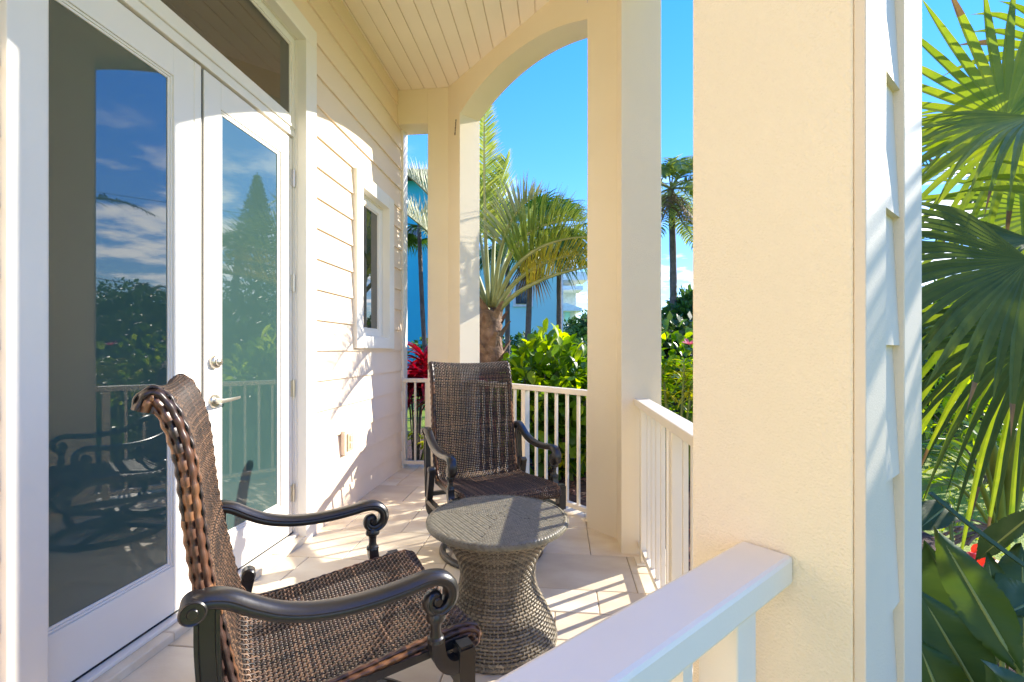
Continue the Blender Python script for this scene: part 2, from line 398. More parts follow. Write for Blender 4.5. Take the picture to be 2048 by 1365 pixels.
for ya, yb, lb in ((4.43, 4.43 + Tk, 'flat stucco lintel above the narrow opening beside the siding wall'), (-.532 - Tk, -.532, 'flat stucco lintel at the near end of the porch beside the wall')):
    o = MB().box(-1.622, -1.092 - LEG, ya, yb, SPR, CZ).build('lintel', 'stucco', bevel=.004); tag(o, lb, 'lintel', 'flat lintels beside the house wall')

# ceiling of tongue and groove planks under a roof slab
roofp = octclip([(-1.75, -2), (2, -2), (2, 6), (-1.75, 6)], Tk + .05)
ce = MB().prism(octclip([(-1.75, -2), (2, -2), (2, 6), (-1.75, 6)], Tk - .02), CZ + .016, CZ + .16).build('ceiling', 'ceil'); tag(ce, kind='structure')
PW = .1275; x = -1.589 - PW
while x < .62:
    poly = octclip([(x + .0022, -2), (x + PW - .0022, -2), (x + PW - .0022, 6), (x + .0022, 6)], Tk - .03)
    if len(poly) >= 3:
        cx_ = sum(p[0] for p in poly) / len(poly); cy_ = sum(p[1] for p in poly) / len(poly)
        pl = [(p[0] - cx_, -(p[1] - cy_)) for p in poly]
        o = MB().prism(pl, -.014, 0, .0035).build('plank', 'ceil', ce, loc=(cx_, cy_, CZ)); o.rotation_euler = (math.pi, 0, 0)
    x += PW
ro = MB().prism(roofp, CZ + .17, CZ + .45).build('porch_roof', 'fwhite'); tag(ro, kind='structure')

# exterior lap siding and corner boards on the close column's outer leg
a0 = PC + d_cd * LEG + n_cd * (Tk - .013); dd = -d_cd
def obox(m, s0, s1, t0, t1, z0, z1):
    p = [a0 + dd * s0 + n_cd * t0, a0 + dd * s1 + n_cd * t0, a0 + dd * s1 + n_cd * t1, a0 + dd * s0 + n_cd * t1]
    return m.prism([(q.x, q.y) for q in p], z0, z1)
for s0, s1 in ((0, .095), (.178, .296)):
    obox(MB(), s0, s1, .0004, .017 if s0 else .013, -.1, CZ).build('corner_board', 'outer', colC, bevel=.0015)
k = 0; zt = -.1 + .04
z = 1.203 - 7 * .1895
while z < CZ:
    m = MB(); z1 = min(z + .1895, CZ); z0 = max(z, -.1)
    pr = [(.0004, z0), (.0115, z0), (.003, z1 + .0), (.0004, z1)]
    P = [a0 + dd * .0952 + n_cd * t for t, _ in pr]
    m.extr([(p.x, p.y, q[1]) for p, q in zip(P, pr)], (dd.x * .0826, dd.y * .0826, 0))
    m.build('siding_board', 'outer', colC); z += .1895

# ------------------------------------------------------------------ house wall with lap siding
hw = MB().box(-7, -1.70, -4, 4.60, -.3, 6.5).build('house_wall', 'house'); tag(hw, kind='structure')
DOOR = (1.165, 2.85, -1, 3.265); WIN = (3.445, 4.244, 1.22, 2.622)
def sboard(y0, y1, z0, z1, r0, r1):
    if y1 - y0 < .01 or z1 - z0 < .008: return
    f = lambda z: -1.597 - .015 * (z - r0) / (r1 - r0)
    m = MB(); m.extr([(-1.70, y0, z0), (f(z0), y0, z0), (f(z1), y0, z1), (-1.70, y0, z1)], (0, y1 - y0, 0))
    m.build('siding_board', 'siding', hw)
P_ = .2035; r = 1.196 - 6 * P_ ; YE = 4.54
while r < 6.4:
    z0, z1 = max(r, 0.001), r + P_; hi = r + P_
    segs = [(-4, YE)]
    for (a, b, lo, up) in (DOOR, WIN):
        new = []
        for (p, q) in segs:
            if hi > lo + .002 and r < up - .002 and p < a < q:
                new += [(p, a + .004), (b - .004, q)]
                if r < lo: sboard(a + .004, b - .004, z0, lo + .03, r, hi)
                if hi > up: sboard(a + .004, b - .004, up - .03, z1, r, hi)
            else: new.append((p, q))
        segs = new
    for p, q in segs: sboard(p, q, z0, z1, r, hi)
    r = hi
MB().box(-1.70, -1.585, YE + .002, 4.665, -.05, 6.4).build('corner_board', 'white', hw, bevel=.002)

# ------------------------------------------------------------------ patio door
def frame(m, y0, y1, z0, z1, wl, wr, wb, wt, xb, xf):
    m.box(xb, xf, y0, y0 + wl, z0, z1); m.box(xb, xf, y1 - wr, y1, z0, z1)
    m.box(xb, xf, y0 + wl, y1 - wr, z0, z0 + wb); m.box(xb, xf, y0 + wl, y1 - wr, z1 - wt, z1); return m
door = thing('patio_door', 'white double glazed patio door under a transom window, in the lap siding wall', 'patio door', (-1.66, 2.0, 0))
def D(mb, name, m, parent=door, **kw):
    o = mb.build(name, m, parent, **kw)
    off = Vector((-1.66, 2.0, 0))
    if parent is door: o.data.transform(Matrix.Translation(-off))
    else: o.data.transform(Matrix.Translation(-off))
    return o
y0, y1 = 1.269, 2.728
D(MB().box(-1.64, -1.578, 1.161, y0, .001, 3.146), 'casing', 'white', bevel=.003)
D(MB().box(-1.64, -1.578, y1, 2.855, .001, 3.146), 'casing', 'white', bevel=.003)
D(MB().box(-1.64, -1.578, 1.161, 2.855, 3.1465, 3.27), 'casing', 'white', bevel=.003)
jm = MB(); jm.box(-1.71, -1.6405, 1.2, y0 + .002, .036, 3.15).box(-1.71, -1.6405, y1 - .002, 2.80, .036, 3.15)
jm.box(-1.71, -1.6405, y0 + .003, y1 - .003, 3.143, 3.2)
D(jm, 'jamb', 'white', bevel=.002)
jm = MB(); jm.box(-1.71, -1.655, y1 - .014, y1 - .0025, .07, 2.53).box(-1.71, -1.655, y0 + .0025, y0 + .014, .07, 2.53)
D(jm, 'door_stop', 'white')
hd = MB(); hd.box(-1.71, -1.650, y0 + .003, y1 - .003, 2.527, 2.552); hd.box(-1.71, -1.655, y0 + .003, y1 - .003, 2.5535, 2.578)
hd.box(-1.71, -1.646, y0 + .003, y1 - .003, 2.5795, 2.5965)
D(hd, 'header', 'white', bevel=.0025)
sill = MB(); sill.box(-1.71, -1.628, 1.2, 2.74, .0362, .053)
D(sill, 'sill', 'white', bevel=.003)
D(MB().box(-1.70, -1.664, y0 + .003, y1 - .003, .0531, .064), 'weather_seal', 'seal')
# transom
tr = D(frame(MB(), y0 + .004, y1 - .004, 2.598, 3.142, .045, .03, .045, .045, -1.71, -1.651), 'transom_frame', 'white', bevel=.003)
D(frame(MB(), y0 + .05, y1 - .035, 2.6435, 3.0965, .014, .012, .014, .012, -1.71, -1.657), 'glazing_bead', 'white', tr, bevel=.002)
D(MB().box(-1.70, -1.665, y0 + .05, y1 - .035, 2.645, 3.096), 'transom_glass', 'wpane', tr)
def leaf(ya, yb, ga, gb):
    z0, z1, gz0, gz1 = .064, 2.515, .284, 2.363
    d = D(frame(MB(), ya, yb, z0, z1, ga - .02 - ya, yb - gb - .02, gz0 - .02 - z0, z1 - gz1 - .02, -1.70, -1.66), 'door', 'white', bevel=.002)
    D(frame(MB(), ga - .0195, gb + .0195, gz0 - .0195, gz1 + .0195, .0095, .0095, .0095, .0095, -1.70, -1.6655), 'glazing_bead', 'white', d, bevel=.002)
    D(frame(MB(), ga - .0098, gb + .0098, gz0 - .0098, gz1 + .0098, .0098, .0098, .0098, .0098, -1.70, -1.6695), 'glazing_bead', 'white', d, bevel=.002)
    D(MB().box(-1.70, -1.6745, ga - .004, gb + .004, gz0 - .004, gz1 + .004), 'glass', 'pane', d)
    return d
dl = leaf(1.285, 1.9765, 1.345, 1.806); dl['label'] = 'left door leaf in shade reflecting the sky'
dr = leaf(1.996, 2.711, 2.124, 2.574); dr['label'] = 'right door leaf lit by the sun'
D(MB().box(-1.70, -1.657, 1.935, 1.9755, .064, 2.515), 'astragal', 'white', dl, bevel=.002)
D(MB().box(-1.70, -1.6685, 1.9755, 1.9965, .07, 2.512), 'weather_seal', 'seal', dl)
for z in (2.27, 1.617, .96, .31):
    D(MB().lathe([(0, -.055), (.008, -.055), (.008, .055), (0, .055)], (-1.652, 2.7135, z), 12).box(-1.66, -1.656, 2.69, 2.7235, z - .05, z + .05), 'hinge', 'nickel', dr, smooth=False)
# lever and deadbolt
yk, zk, zd = 2.057, .953, 1.172 - .03
D(MB().lathe([(0, .022), (.026, .022), (.032, .016), (.033, 0)], (-1.66, yk, zd), 28, 'x').lathe([(0, .034), (.017, .034), (.019, .03), (.019, .02)], (-1.66, yk, zd), 24, 'x')
  .box(-1.6265, -1.6245, yk - .0015, yk + .0015, zd - .007, zd + .007), 'deadbolt', 'nickel', dr, smooth=True)
lv = MB().lathe([(0, .011), (.029, .011), (.033, .006), (.034, 0)], (-1.66, yk, zk), 28, 'x')
lv.lathe([(.0, .05), (.011, .05), (.0125, .04), (.013, .01)], (-1.66, yk, zk), 16, 'x')
pth = crom([(-1.612, yk - .012, zk), (-1.607, yk + .02, zk + .002), (-1.605, yk + .06, zk + .004), (-1.609, yk + .10, zk + .006), (-1.617, yk + .125, zk + .007)], 5)
lv.sweep(pth, [(-.004, -.010), (.004, -.010), (.0055, 0), (.004, .010), (-.004, .010), (-.0055, 0)], scale=[1 - .45 * i / (len(pth) - 1) for i in range(len(pth))])
D(lv, 'lever_handle', 'nickel', dr, smooth=True, auto=40)
# travertine threshold pieces in front of the door
th = thing('threshold_step', 'low travertine threshold step along the foot of the patio door', 'step', (-1.6, 2, 0))
ys = [1.0, 1.32, 1.74, 2.16, 2.46, 2.775]
for a, b in zip(ys, ys[1:]):
    m = MB().prism([(-.11 if a < 1.1 else -.105, a - 2 + .002), (.021 + trnd.uniform(-.002, .002), a - 2 + .002), (.021 + trnd.uniform(-.002, .002), b - 2 - .002), (-.105, b - 2 - .002)], .0005, .0355, .004)
    m.build('tile', 'tile', th)

# ------------------------------------------------------------------ small window
wn = thing('side_window', 'narrow white window in the siding between the patio door and far corner', 'window', (-1.6, 3.84, 1.9))
def W(mb, name, m, parent=wn, **kw):
    o = mb.build(name, m, parent, **kw); o.data.transform(Matrix.Translation((1.6, -3.84, -1.9))); return o
a, b, lo, up = 3.441, 4.248, 1.215, 2.627
W(MB().box(-1.64, -1.572, a, a + .12, lo, up), 'casing', 'white', bevel=.003)
W(MB().box(-1.64, -1.572, b - .12, b, lo, up), 'casing', 'white', bevel=.003)
W(MB().box(-1.64, -1.572, a + .1205, b - .1205, up - .115, up), 'casing', 'white', bevel=.003)
W(MB().box(-1.64, -1.572, a + .1205, b - .1205, lo, lo + .10), 'casing', 'white', bevel=.003)
W(frame(MB(), a + .1, b - .1, lo + .08, up - .1, .03, .03, .03, .03, -1.71, -1.6405), 'jamb', 'white', bevel=.002)
sa = W(frame(MB(), a + .131, b - .131, lo + .111, up - .131, .055, .055, .055, .055, -1.705, -1.645), 'sash', 'white', bevel=.003)
W(frame(MB(), a + .187, b - .187, lo + .167, up - .187, .012, .012, .012, .012, -1.705, -1.652), 'glazing_bead', 'white', sa, bevel=.002)
W(MB().box(-1.70, -1.662, a + .19, b - .19, lo + .17, up - .19), 'pane', 'wpane', sa)

# ------------------------------------------------------------------ outlet on the siding
ou = thing('wall_outlet', 'beige outdoor electrical outlet on the siding near the floor', 'outlet', (-1.6, 3.307, .515))
MB().box(-.004, .03, -.078, .078, -.088, .088).build('mounting_block', 'siding', ou, bevel=.003)
MB().box(.0302, .042, -.048, .048, -.066, .066).build('cover_plate', 'beige', ou, bevel=.006)
for z in (-.027, .027): MB().box(.0422, .049, -.024, .024, z - .021, z + .021).build('socket_lid', 'beige', ou, bevel=.004)
# dried mud trail on the far column
mu = MB(); mr_ = random.Random(3)
for i in range(16):
    t = i / 15; c = at(911 - 7 * t + mr_.uniform(-.7, .7), 240 + 27 * t, 4.40) ; r_ = .0035 + .003 * mr_.random()
    q = Vector((c.x, c.y)); e = (q.x + q.y - 3.338) * Q; q -= Vector((Q, Q)) * (e + .002)
    mu.lathe([(0, -r_ * 1.6), (r_, -r_ * .6), (r_ * .9, r_ * .7), (0, r_ * 1.5)], (q.x, q.y, c.z), 7)
tag(mu.build('mud_trail', 'mud', smooth=True), 'short dark trail of dried mud high on the far column', 'mud trail')

# ------------------------------------------------------------------ railings
def railing(c, d, half, label, ends=True, w_=.07, th_=.04, top=.915):
    """c: centre (2D), d: unit direction, half: half length between column faces"""
    ang = math.atan2(d.y, d.x)
    r = thing('railing', label, 'railing', (c.x, c.y, 0), ang, 'white metal railings between the porch columns')
    e = half - .002
    MB().box(-e, e, -w_ / 2, w_ / 2, top - th_, top).build('top_rail', 'rail', r, bevel=.006)
    MB().box(-e, e, -.02, .02, .045, .078).build('bottom_rail', 'rail', r, bevel=.003)
    return r
def fill(r, posts, bals, plates, top=.915, th_=.04):
    for s in posts: MB().box(s - .025, s + .025, -.0255, .0255, .004, top - th_ - .0005).build('post', 'rail', r, bevel=.003)
    for s in bals: MB().box(s - .0095, s + .0095, -.0095, .0095, .0785, top - th_ - .0005).build('baluster', 'rail', r)
    for s in plates: MB().box(s - .05, s + .05, -.05, .05, .0008, .0105).build('base_plate', 'rail', r, bevel=.002)
STD = [.135, .249, .363, .477, .591]
std = [s for s in STD] + [-s for s in STD]
mid = (PA + PB) / 2 + n_ab * .115; hl = (PB - PA).length / 2 - LEG
r1 = railing(mid, d_ab, hl, 'white railing under the arch with balusters in front of the leafy bush'); fill(r1, [0, .712, -.712], std, [0, .712, -.712])
mid = (PB + PC) / 2 + n_bc * .115; hl2 = (PB - PC).length / 2 - LEG
r2 = railing(mid, d_bc, hl2, 'white railing seen end-on between the middle column and the close column', w_=.085); fill(r2, [0, .712, -.712], std, [0, .712, -.712])
mid = (PC + PD) / 2 + n_cd * .115
r3 = railing(mid, d_cd, hl, 'wide white handrail cutting across the foreground to the close column'); fill(r3, [0, .70, -.70], std, [0, .70, -.70])
xm = (-1.585 - 1.299) / 2; hf = (1.585 - 1.299) / 2
r4 = railing(Vector((xm, 4.43 + .115)), Vector((1, 0)), hf, 'short white railing in the narrow opening beside the siding wall', w_=.05)
fill(r4, [hf - .03], [-.02], [hf - .03])
MB().box(-hf + .003, -hf + .022, -.0095, .0095, .079, .874).build('baluster', 'rail', r4)

# ------------------------------------------------------------------ wicker chairs
def ribbon4(hw_, ht): return [(-hw_, 0), (0, ht), (hw_, 0), (0, -ht)]
class Shell:
    """woven sling: side profile (y,z) and rolled side edges"""
    def __init__(s, prof, wfun, r=.018, sag=.014):
        pts = crom([(0, y, z) for y, z in prof], 24)
        L = [0]
        for a, b in zip(pts, pts[1:]): L.append(L[-1] + (b - a).length)
        s.p, s.L, s.len, s.w, s.r, s.sag = pts, L, L[-1], wfun, r, sag
    def at(s, u):
        u = min(max(u, 0), s.len - 1e-6); lo, hi = 0, len(s.L) - 1
        while hi - lo > 1:
            m = (lo + hi) // 2
            if s.L[m] <= u: lo = m
            else: hi = m
        t = (u - s.L[lo]) / max(1e-9, s.L[hi] - s.L[lo]); p = s.p[lo].lerp(s.p[hi], t)
        a, b = max(lo - 2, 0), min(hi + 2, len(s.p) - 1); tg = (s.p[b] - s.p[a]).normalized()
        return p, tg, Vector((0, tg.z, -tg.y))
    def pt(s, u, v, off=0):
        p, tg, n = s.at(u); w_ = s.w(u / s.len); x = Vector((1, 0, 0)); sg = 1 if v >= 0 else -1; av = abs(v) * (w_ + math.pi * s.r)
        if av <= w_:
            return p + x * sg * av + n * (-s.sag * (1 - (av / w_) ** 2) + off), n
        a = (av - w_) / s.r; nn = n * math.cos(a) + x * sg * math.sin(a)
        return p + x * sg * (w_ + s.r * math.sin(a)) - n * (s.r * (1 - math.cos(a))) + nn * off, nn
def strip(mb, pts, nrm, hw_, ht):
    n = len(pts); o = len(mb.v)
    for i, p in enumerate(pts):
        t = pts[min(i + 1, n - 1)] - pts[max(i - 1, 0)]; sd = t.cross(nrm[i]).normalized(); nn = sd.cross(t).normalized()
        for a, b in ((-hw_, 0), (0, ht), (hw_, 0), (0, -ht)): mb.v.append(tuple(p + sd * a + nn * b))
    for i in range(n - 1):
        for j in range(4):
            a = o + i * 4 + j; b = o + i * 4 + (j + 1) % 4; mb.f.append((a, b, b + 4, a + 4))
PROF = [(.345, .362), (.374, .385), (.370, .420), (.325, .440), (.20, .432), (.06, .418), (-.07, .405), (-.150, .405), (-.192, .432),
        (-.212, .50), (-.232, .60), (-.252, .70), (-.266, .80), (-.275, .89), (-.284, .97), (-.302, 1.045), (-.326, 1.10), (-.352, 1.122), (-.377, 1.110), (-.388, 1.08)]
def half_w(t): return .266
shell = Shell(PROF, half_w)
def make_chair(label, loc, rz):
    ch = thing('wicker_chair', label, 'armchair', loc, rz, 'pair of brown wicker rocking armchairs')
    PIT = .0108; nu = int(shell.len / PIT)
    hwid = .266; tot = hwid + math.pi * .018
    nf = 22                                                  # face warps on each side of centre
    warps = [i / nf * (hwid - .006) / tot for i in range(-nf, nf + 1)]
    roll = [(hwid + .005 + q * .0137) / tot for q in range(4)]
    wv = MB()
    amp = .0030
    for k in range(nu + 1):                                  # strands across
        u = k * PIT; pts = []; nr = []
        vs = []
        for i, v in enumerate(warps): vs.append((v, amp * (1 if (i + k) % 2 else -1)))
        for q in roll: vs.append((q, 0))
        vs = [(-q, 0) for q in roll[::-1]] + vs
        for v, o in vs:
            p, n = shell.pt(u, v, o); pts.append(p); nr.append(n)
        strip(wv, pts, nr, .0036, .0016)
    for i, v in enumerate(warps):                            # strands along the profile
        pts = []; nr = []
        for k in range(nu + 1):
            p, n = shell.pt(k * PIT, v, -amp * 1.15 * (1 if (i + k) % 2 else -1)); pts.append(p); nr.append(n)
        strip(wv, pts, nr, .0040, .0017)
    o = wv.build('woven_sling', 'wicker', ch, smooth=True); o['kind'] = 'stuff'
    rb = MB(); per = .036; ns = int(shell.len / (per / 6))
    for sg in (-1, 1):
        for qi, q in enumerate(roll):
            pts = []; nr = []
            for k in range(ns + 1):
                u = k * per / 6; p, n = shell.pt(u, sg * q, .0018 + .0015 * math.sin(2 * math.pi * u / per + math.pi * qi)); pts.append(p); nr.append(n)
            # short lengths so that the ribbon colour changes along the edge
            st = 12
            for c in range(0, ns, st): strip(rb, pts[c:c + st + 1], nr[c:c + st + 1], .0080, .0024)
    o = rb.build('braided_edge', 'ribbon', ch, smooth=True); o['kind'] = 'stuff'
    fr = MB()                                                # tubes inside the rolled edges
    for sg in (-1, 1):
        pp = []
        for k in range(0, int(shell.len / .02)):
            p, tg, n = shell.at(k * .02); pp.append(p + Vector((sg * (shell.w(k * .02 / shell.len) + .002), 0, 0)) - n * .018)
        fr.tube(pp, .0158, 10, up=(1, 0, 0))
    fr.build('edge_tube', 'tcore', ch, smooth=True)
    AX = .319
    prof = [(-.024, -.012), (-.02, -.016), (.02, -.016), (.024, -.012), (.0255, -.004), (.0235, .0), (.0255, .004), (.02, .0125), (.01, .0165), (-.01, .0165), (-.02, .0125), (-.0255, .004), (-.0235, .0), (-.0255, -.004)]
    for sg in (-1, 1):
        X = sg * AX
        main = [(-.288, .690), (-.262, .698), (-.225, .688), (-.18, .660), (-.13, .634), (-.07, .616), (.0, .607), (.08, .607), (.15, .613), (.20, .6195)]
        arc = [(.238, .614), (.262, .594), (.268, .567), (.258, .543), (.236, .531), (.214, .536), (.203, .553), (.209, .571), (.224, .575), (.233, .565), (.228, .556)]
        path = crom([(X, y, z) for y, z in main + arc], 5)
        nm = (len(main)) * 5; sc = [1.0 if i < nm + 10 else max(.42, 1 - .58 * (i - nm - 10) / (len(path) - nm - 10)) for i in range(len(path))]
        am = MB().sweep(path, prof, side=(1, 0, 0), scale=sc)
        a = am.build('armrest', 'bronze', ch, smooth=True, auto=50)
        sc_ = MB()  # discs of the scrolls
        for (y, z, r_) in ((-.285, .684, .0245),):
            sc_.lathe([(0, -.031), (r_ * .35, -.031), (r_ * .45, -.027), (r_ * .8, -.027), (r_ * .9, -.029), (r_, -.026), (r_, .026), (r_ * .9, .029), (r_ * .8, .027), (r_ * .45, .027), (r_ * .35, .031), (0, .031)], (X, y, z), 24, 'x')
        sc_.build('scroll', 'bronze', a, smooth=True, auto=35)
        MB().lathe([(0, -.019), (.009, -.019), (.012, -.015), (.012, .015), (.009, .019), (0, .019)], (X, .2265, .5575), 16, 'x').build('scroll', 'bronze', a, smooth=True, auto=35)
        fp = MB()                                            # turned support and curved foot of the arm
        fp.lathe([(0, .532), (.02, .532), (.024, .522), (.026, .514), (.024, .508), (.0155, .503), (.0135, .49), (.0135, .478), (.016, .466), (.021, .462), (.023, .455), (.019, .450), (0, .450)], (X, .226, 0), 16)
        pth = crom([(X, .226, .462), (X, .228, .432), (X, .238, .402), (X, .262, .380), (X, .295, .378)], 6)
        fp.sweep(pth, [(-.018, -.017), (.018, -.017), (.021, 0), (.018, .017), (-.018, .017), (-.021, 0)], side=(1, 0, 0))
        fp.box(X - .022, X + .022, .283, .327, .285, .416).box(X - .018, X + .018, .287, .323, .4162, .424)
        fp.build('arm_support', 'bronze', ch, smooth=True, auto=35)
        bp = MB(); pth = crom([(X, -.262, .69), (X, -.262, .60), (X, -.254, .48), (X, -.244, .40), (X, -.235, .28)], 5)
        bp.sweep(pth, [(-.016, -.022), (.016, -.022), (.016, -.015), (.011, -.013), (.011, .013), (.016, .015), (.016, .022), (-.016, .022), (-.016, .015), (-.011, .013), (-.011, -.013), (-.016, -.015)], side=(1, 0, 0))
        bp.build('back_post', 'bronze', ch, smooth=False)
        kn = MB().lathe([(0, -.022), (.016, -.022), (.021, -.016), (.021, .016), (.016, .022), (0, .022)], (X - sg * .005, -.178, .462), 18, 'x')
        kn.sweep([(X - sg * .005, -.178, .46), (X - sg * .005, -.190, .40), (X - sg * .003, -.205, .33), (X, -.215, .27)], [(-.018, -.019), (.018, -.019), (.018, .019), (-.018, .019)], side=(1, 0, 0))
        kn.build('seat_bracket', 'bronze', ch, smooth=True, auto=35)
        sr = MB().sweep([(X, -.245, .262), (X, .0, .268), (X, .31, .285)], [(-.016, -.014), (.016, -.014), (.016, .014), (-.016, .014)], side=(1, 0, 0))
        sr.sweep([(X - sg * .04, -.18, .388), (X - sg * .04, .08, .395), (X - sg * .04, .33, .41)], [(-.012, -.01), (.012, -.01), (.012, .01), (-.012, .01)], side=(1, 0, 0))
        sr.build('side_rail', 'bronze', ch)
        for yy, zz_ in ((-.235, .262), (.300, .285)):
            pth = crom([(X, yy, zz_ + .012), (X * .98, yy * .98, zz_ - .06), (X * .86, yy * .86, .155), (X * .55, yy * .55, .125), (X * .14, yy * .14, .125)], 6)
            MB().sweep(pth, [(-.016, -.013), (.016, -.013), (.019, 0), (.016, .013), (-.016, .013), (-.019, 0)], up=(0, 0, 1)).build('leg', 'bronze', ch, smooth=True, auto=35)
    MB().sweep([(-.319, .312, .30), (.319, .312, .30)], [(-.012, -.012), (.012, -.012), (.012, .012), (-.012, .012)]).sweep([(-.319, -.232, .30), (.319, -.232, .30)], [(-.012, -.012), (.012, -.012), (.012, .012), (-.012, .012)]).build('cross_rail', 'bronze', ch)
    b = MB().lathe([(0, .145), (.055, .145), (.06, .135), (.045, .11), (.033, .09), (.033, .05), (.05, .03), (.05, .012), (0, .012)], (0, .03, 0), 24)
    for k in range(4):
        a = k * math.pi / 2 + .78; c, s_ = math.cos(a), math.sin(a)
        b.sweep([(c * .04, .03 + s_ * .04, .045), (c * .16, .03 + s_ * .16, .036), (c * .285, .03 + s_ * .285, .022)], [(-.016, -.01), (.016, -.01), (.016, .01), (-.016, .01)])
    b.build('swivel', 'bronze', ch, smooth=True, auto=35)
    MB().lathe([(.272, .006), (.272, .016), (.279, .028), (.292, .033), (.305, .028), (.312, .016), (.312, .006), (.272, .006)], (0, .03, 0), 64).build('base_ring', 'bronze', ch, smooth=True, auto=35)
    return ch
ch1 = make_chair('near wicker armchair in the foreground, back edge turned to the viewer, beside the glass door', (-.688, 1.270, 0), -R(53.1))
def copy_tree(o, parent=None):
    c = o.copy(); COL.objects.link(c)
    if parent is not None: c.parent = parent
    for k in o.children: copy_tree(k, c)
    return c
ch2 = copy_tree(ch1); ch2.location = (-.426, 2.77, 0); ch2.rotation_euler = (0, 0, -R(149.15))
ch2['label'] = 'far wicker armchair facing the viewer in front of the arched opening'

# ------------------------------------------------------------------ wicker table
tb = thing('wicker_table', 'round hourglass wicker side table between the two armchairs', 'side table', (-.262, 1.925, 0))
tprof = crom([(0, r_, z) for r_, z in ((.247, .008), (.236, .05), (.205, .12), (.170, .19), (.155, .25), (.160, .31), (.185, .37), (.225, .425), (.272, .472))], 24)
tl = [0]
for a, b in zip(tprof, tprof[1:]): tl.append(tl[-1] + (b - a).length)
def tp(u):
    i = 0
    u = min(max(u, 0), tl[-1] - 1e-6)
    while tl[i + 1] < u: i += 1
    t = (u - tl[i]) / (tl[i + 1] - tl[i]); p = tprof[i].lerp(tprof[i + 1], t); tg = (tprof[i + 1] - tprof[i]).normalized()
    return p.y, p.z, tg.z, -tg.y
NR = 88; PT = .0118; NU = int(tl[-1] / PT)
m = MB()
for k in range(NU + 1):
    r_, z, nr_, nz_ = tp(k * PT); pts = []; nm = []
    for i in range(NR + 1):
        a = 2 * math.pi * i / NR; o = .003 * (1 if (i + k) % 2 else -1)
        pts.append(Vector(((r_ + nr_ * o) * math.cos(a), (r_ + nr_ * o) * math.sin(a), z + nz_ * o))); nm.append(Vector((nr_ * math.cos(a), nr_ * math.sin(a), nz_)))
    hwp = .0056
    cut = trnd.randrange(NR)
    strip(m, pts, nm, hwp, .0022)
for i in range(NR):
    a = 2 * math.pi * i / NR; pts = []; nm = []
    for k in range(NU + 1):
        r_, z, nr_, nz_ = tp(k * PT); o = -.0026 * (1 if (i + k) % 2 else -1)
        pts.append(Vector(((r_ + nr_ * o) * math.cos(a), (r_ + nr_ * o) * math.sin(a), z + nz_ * o))); nm.append(Vector((nr_ * math.cos(a), nr_ * math.sin(a), nz_)))
    strip(m, pts, nm, .0036, .0018)
o = m.build('woven_body', 'twick', tb, smooth=True); o['kind'] = 'stuff'
MB().lathe([(p.y - .006, p.z) for p in tprof] + [(0, .472)], sides=48).build('body_core', 'tcore', tb, smooth=True)
MB().lathe([(0, .472), (.285, .472), (.293, .480), (.296, .488), (.293, .494), (.285, .4965), (0, .4965)], sides=72).build('tabletop', 'tcore', tb, smooth=True, auto=40)
m = MB(); fr_ = random.Random(5); base_a = R(38)
def flt(m, c, d, n, L_, W_, H):
    d = d.normalized(); s_ = n.cross(d)
    vs = []
    for t, h in ((-1, -.2), (-.5, .75), (0, 1), (.5, .75), (1, -.2)):
        wq = W_ * (1 if abs(t) < .9 else .8)
        for q, hh in ((-1, .15), (0, 1), (1, .15)): vs.append(c + d * t * L_ / 2 + s_ * q * wq / 2 + n * H * (h if h < 0 else h * hh))
    m.add(vs, [(i * 3 + j, i * 3 + j + 1, i * 3 + 4 + j, i * 3 + 3 + j) for i in range(4) for j in range(2)])
UPV = Vector((0, 0, 1))
for q in range(4):
    e = Vector((math.cos(base_a + q * math.pi / 2), math.sin(base_a + q * math.pi / 2), 0)); f = Vector((-e.y, e.x, 0))
    k = 0
    while k * .0125 < .285:
        d_ = (k + .5) * .0125; n_ = int(d_ / .0105) + 1
        for j in range(-n_, n_ + 1):
            t = j * .0105
            if abs(t) > d_ or d_ * d_ + t * t > .284 ** 2: continue
            dr_ = f * 1 + e * (.85 if k % 2 else -.85)
            flt(m, e * d_ + f * t + Vector((0, 0, .4968)), dr_, UPV, .0200, .0088, .0030)
        k += 1
o = m.build('woven_top', 'ttop', tb, smooth=True); o['kind'] = 'stuff'
m = MB(); nseg = 120
for i in range(nseg):                                        # braided rim: slanted floats wrapped over the edge
    a = 2 * math.pi * i / nseg
    for (r_, z, el, tilt) in ((.2885, .4955, 60, .6), (.2955, .487, 5, -.6), (.291, .476, -40, .6)):
        n = Vector((math.cos(a) * math.cos(R(el)), math.sin(a) * math.cos(R(el)), math.sin(R(el)))); d = Vector((-math.sin(a), math.cos(a), 0)); b_ = n.cross(d)
        flt(m, Vector((r_ * math.cos(a), r_ * math.sin(a), z)), d + b_ * tilt, n, .026, .0125, .0030)
o = m.build('braided_rim', 'ttop', tb, smooth=True); o['kind'] = 'stuff'
m = MB()
for zc_ in (.012, .028):
    for i in range(110):
        a = 2 * math.pi * i / 110; r_ = .249 - (zc_ - .012) * .25; n = Vector((math.cos(a), math.sin(a), .1)).normalized(); d = Vector((-math.sin(a), math.cos(a), 0))
        flt(m, Vector((r_ * math.cos(a), r_ * math.sin(a), zc_)), d + Vector((0, 0, .5 if zc_ < .02 else -.5)), n, .02, .011, .003)
o = m.build('braided_foot', 'twick', tb, smooth=True); o['kind'] = 'stuff'
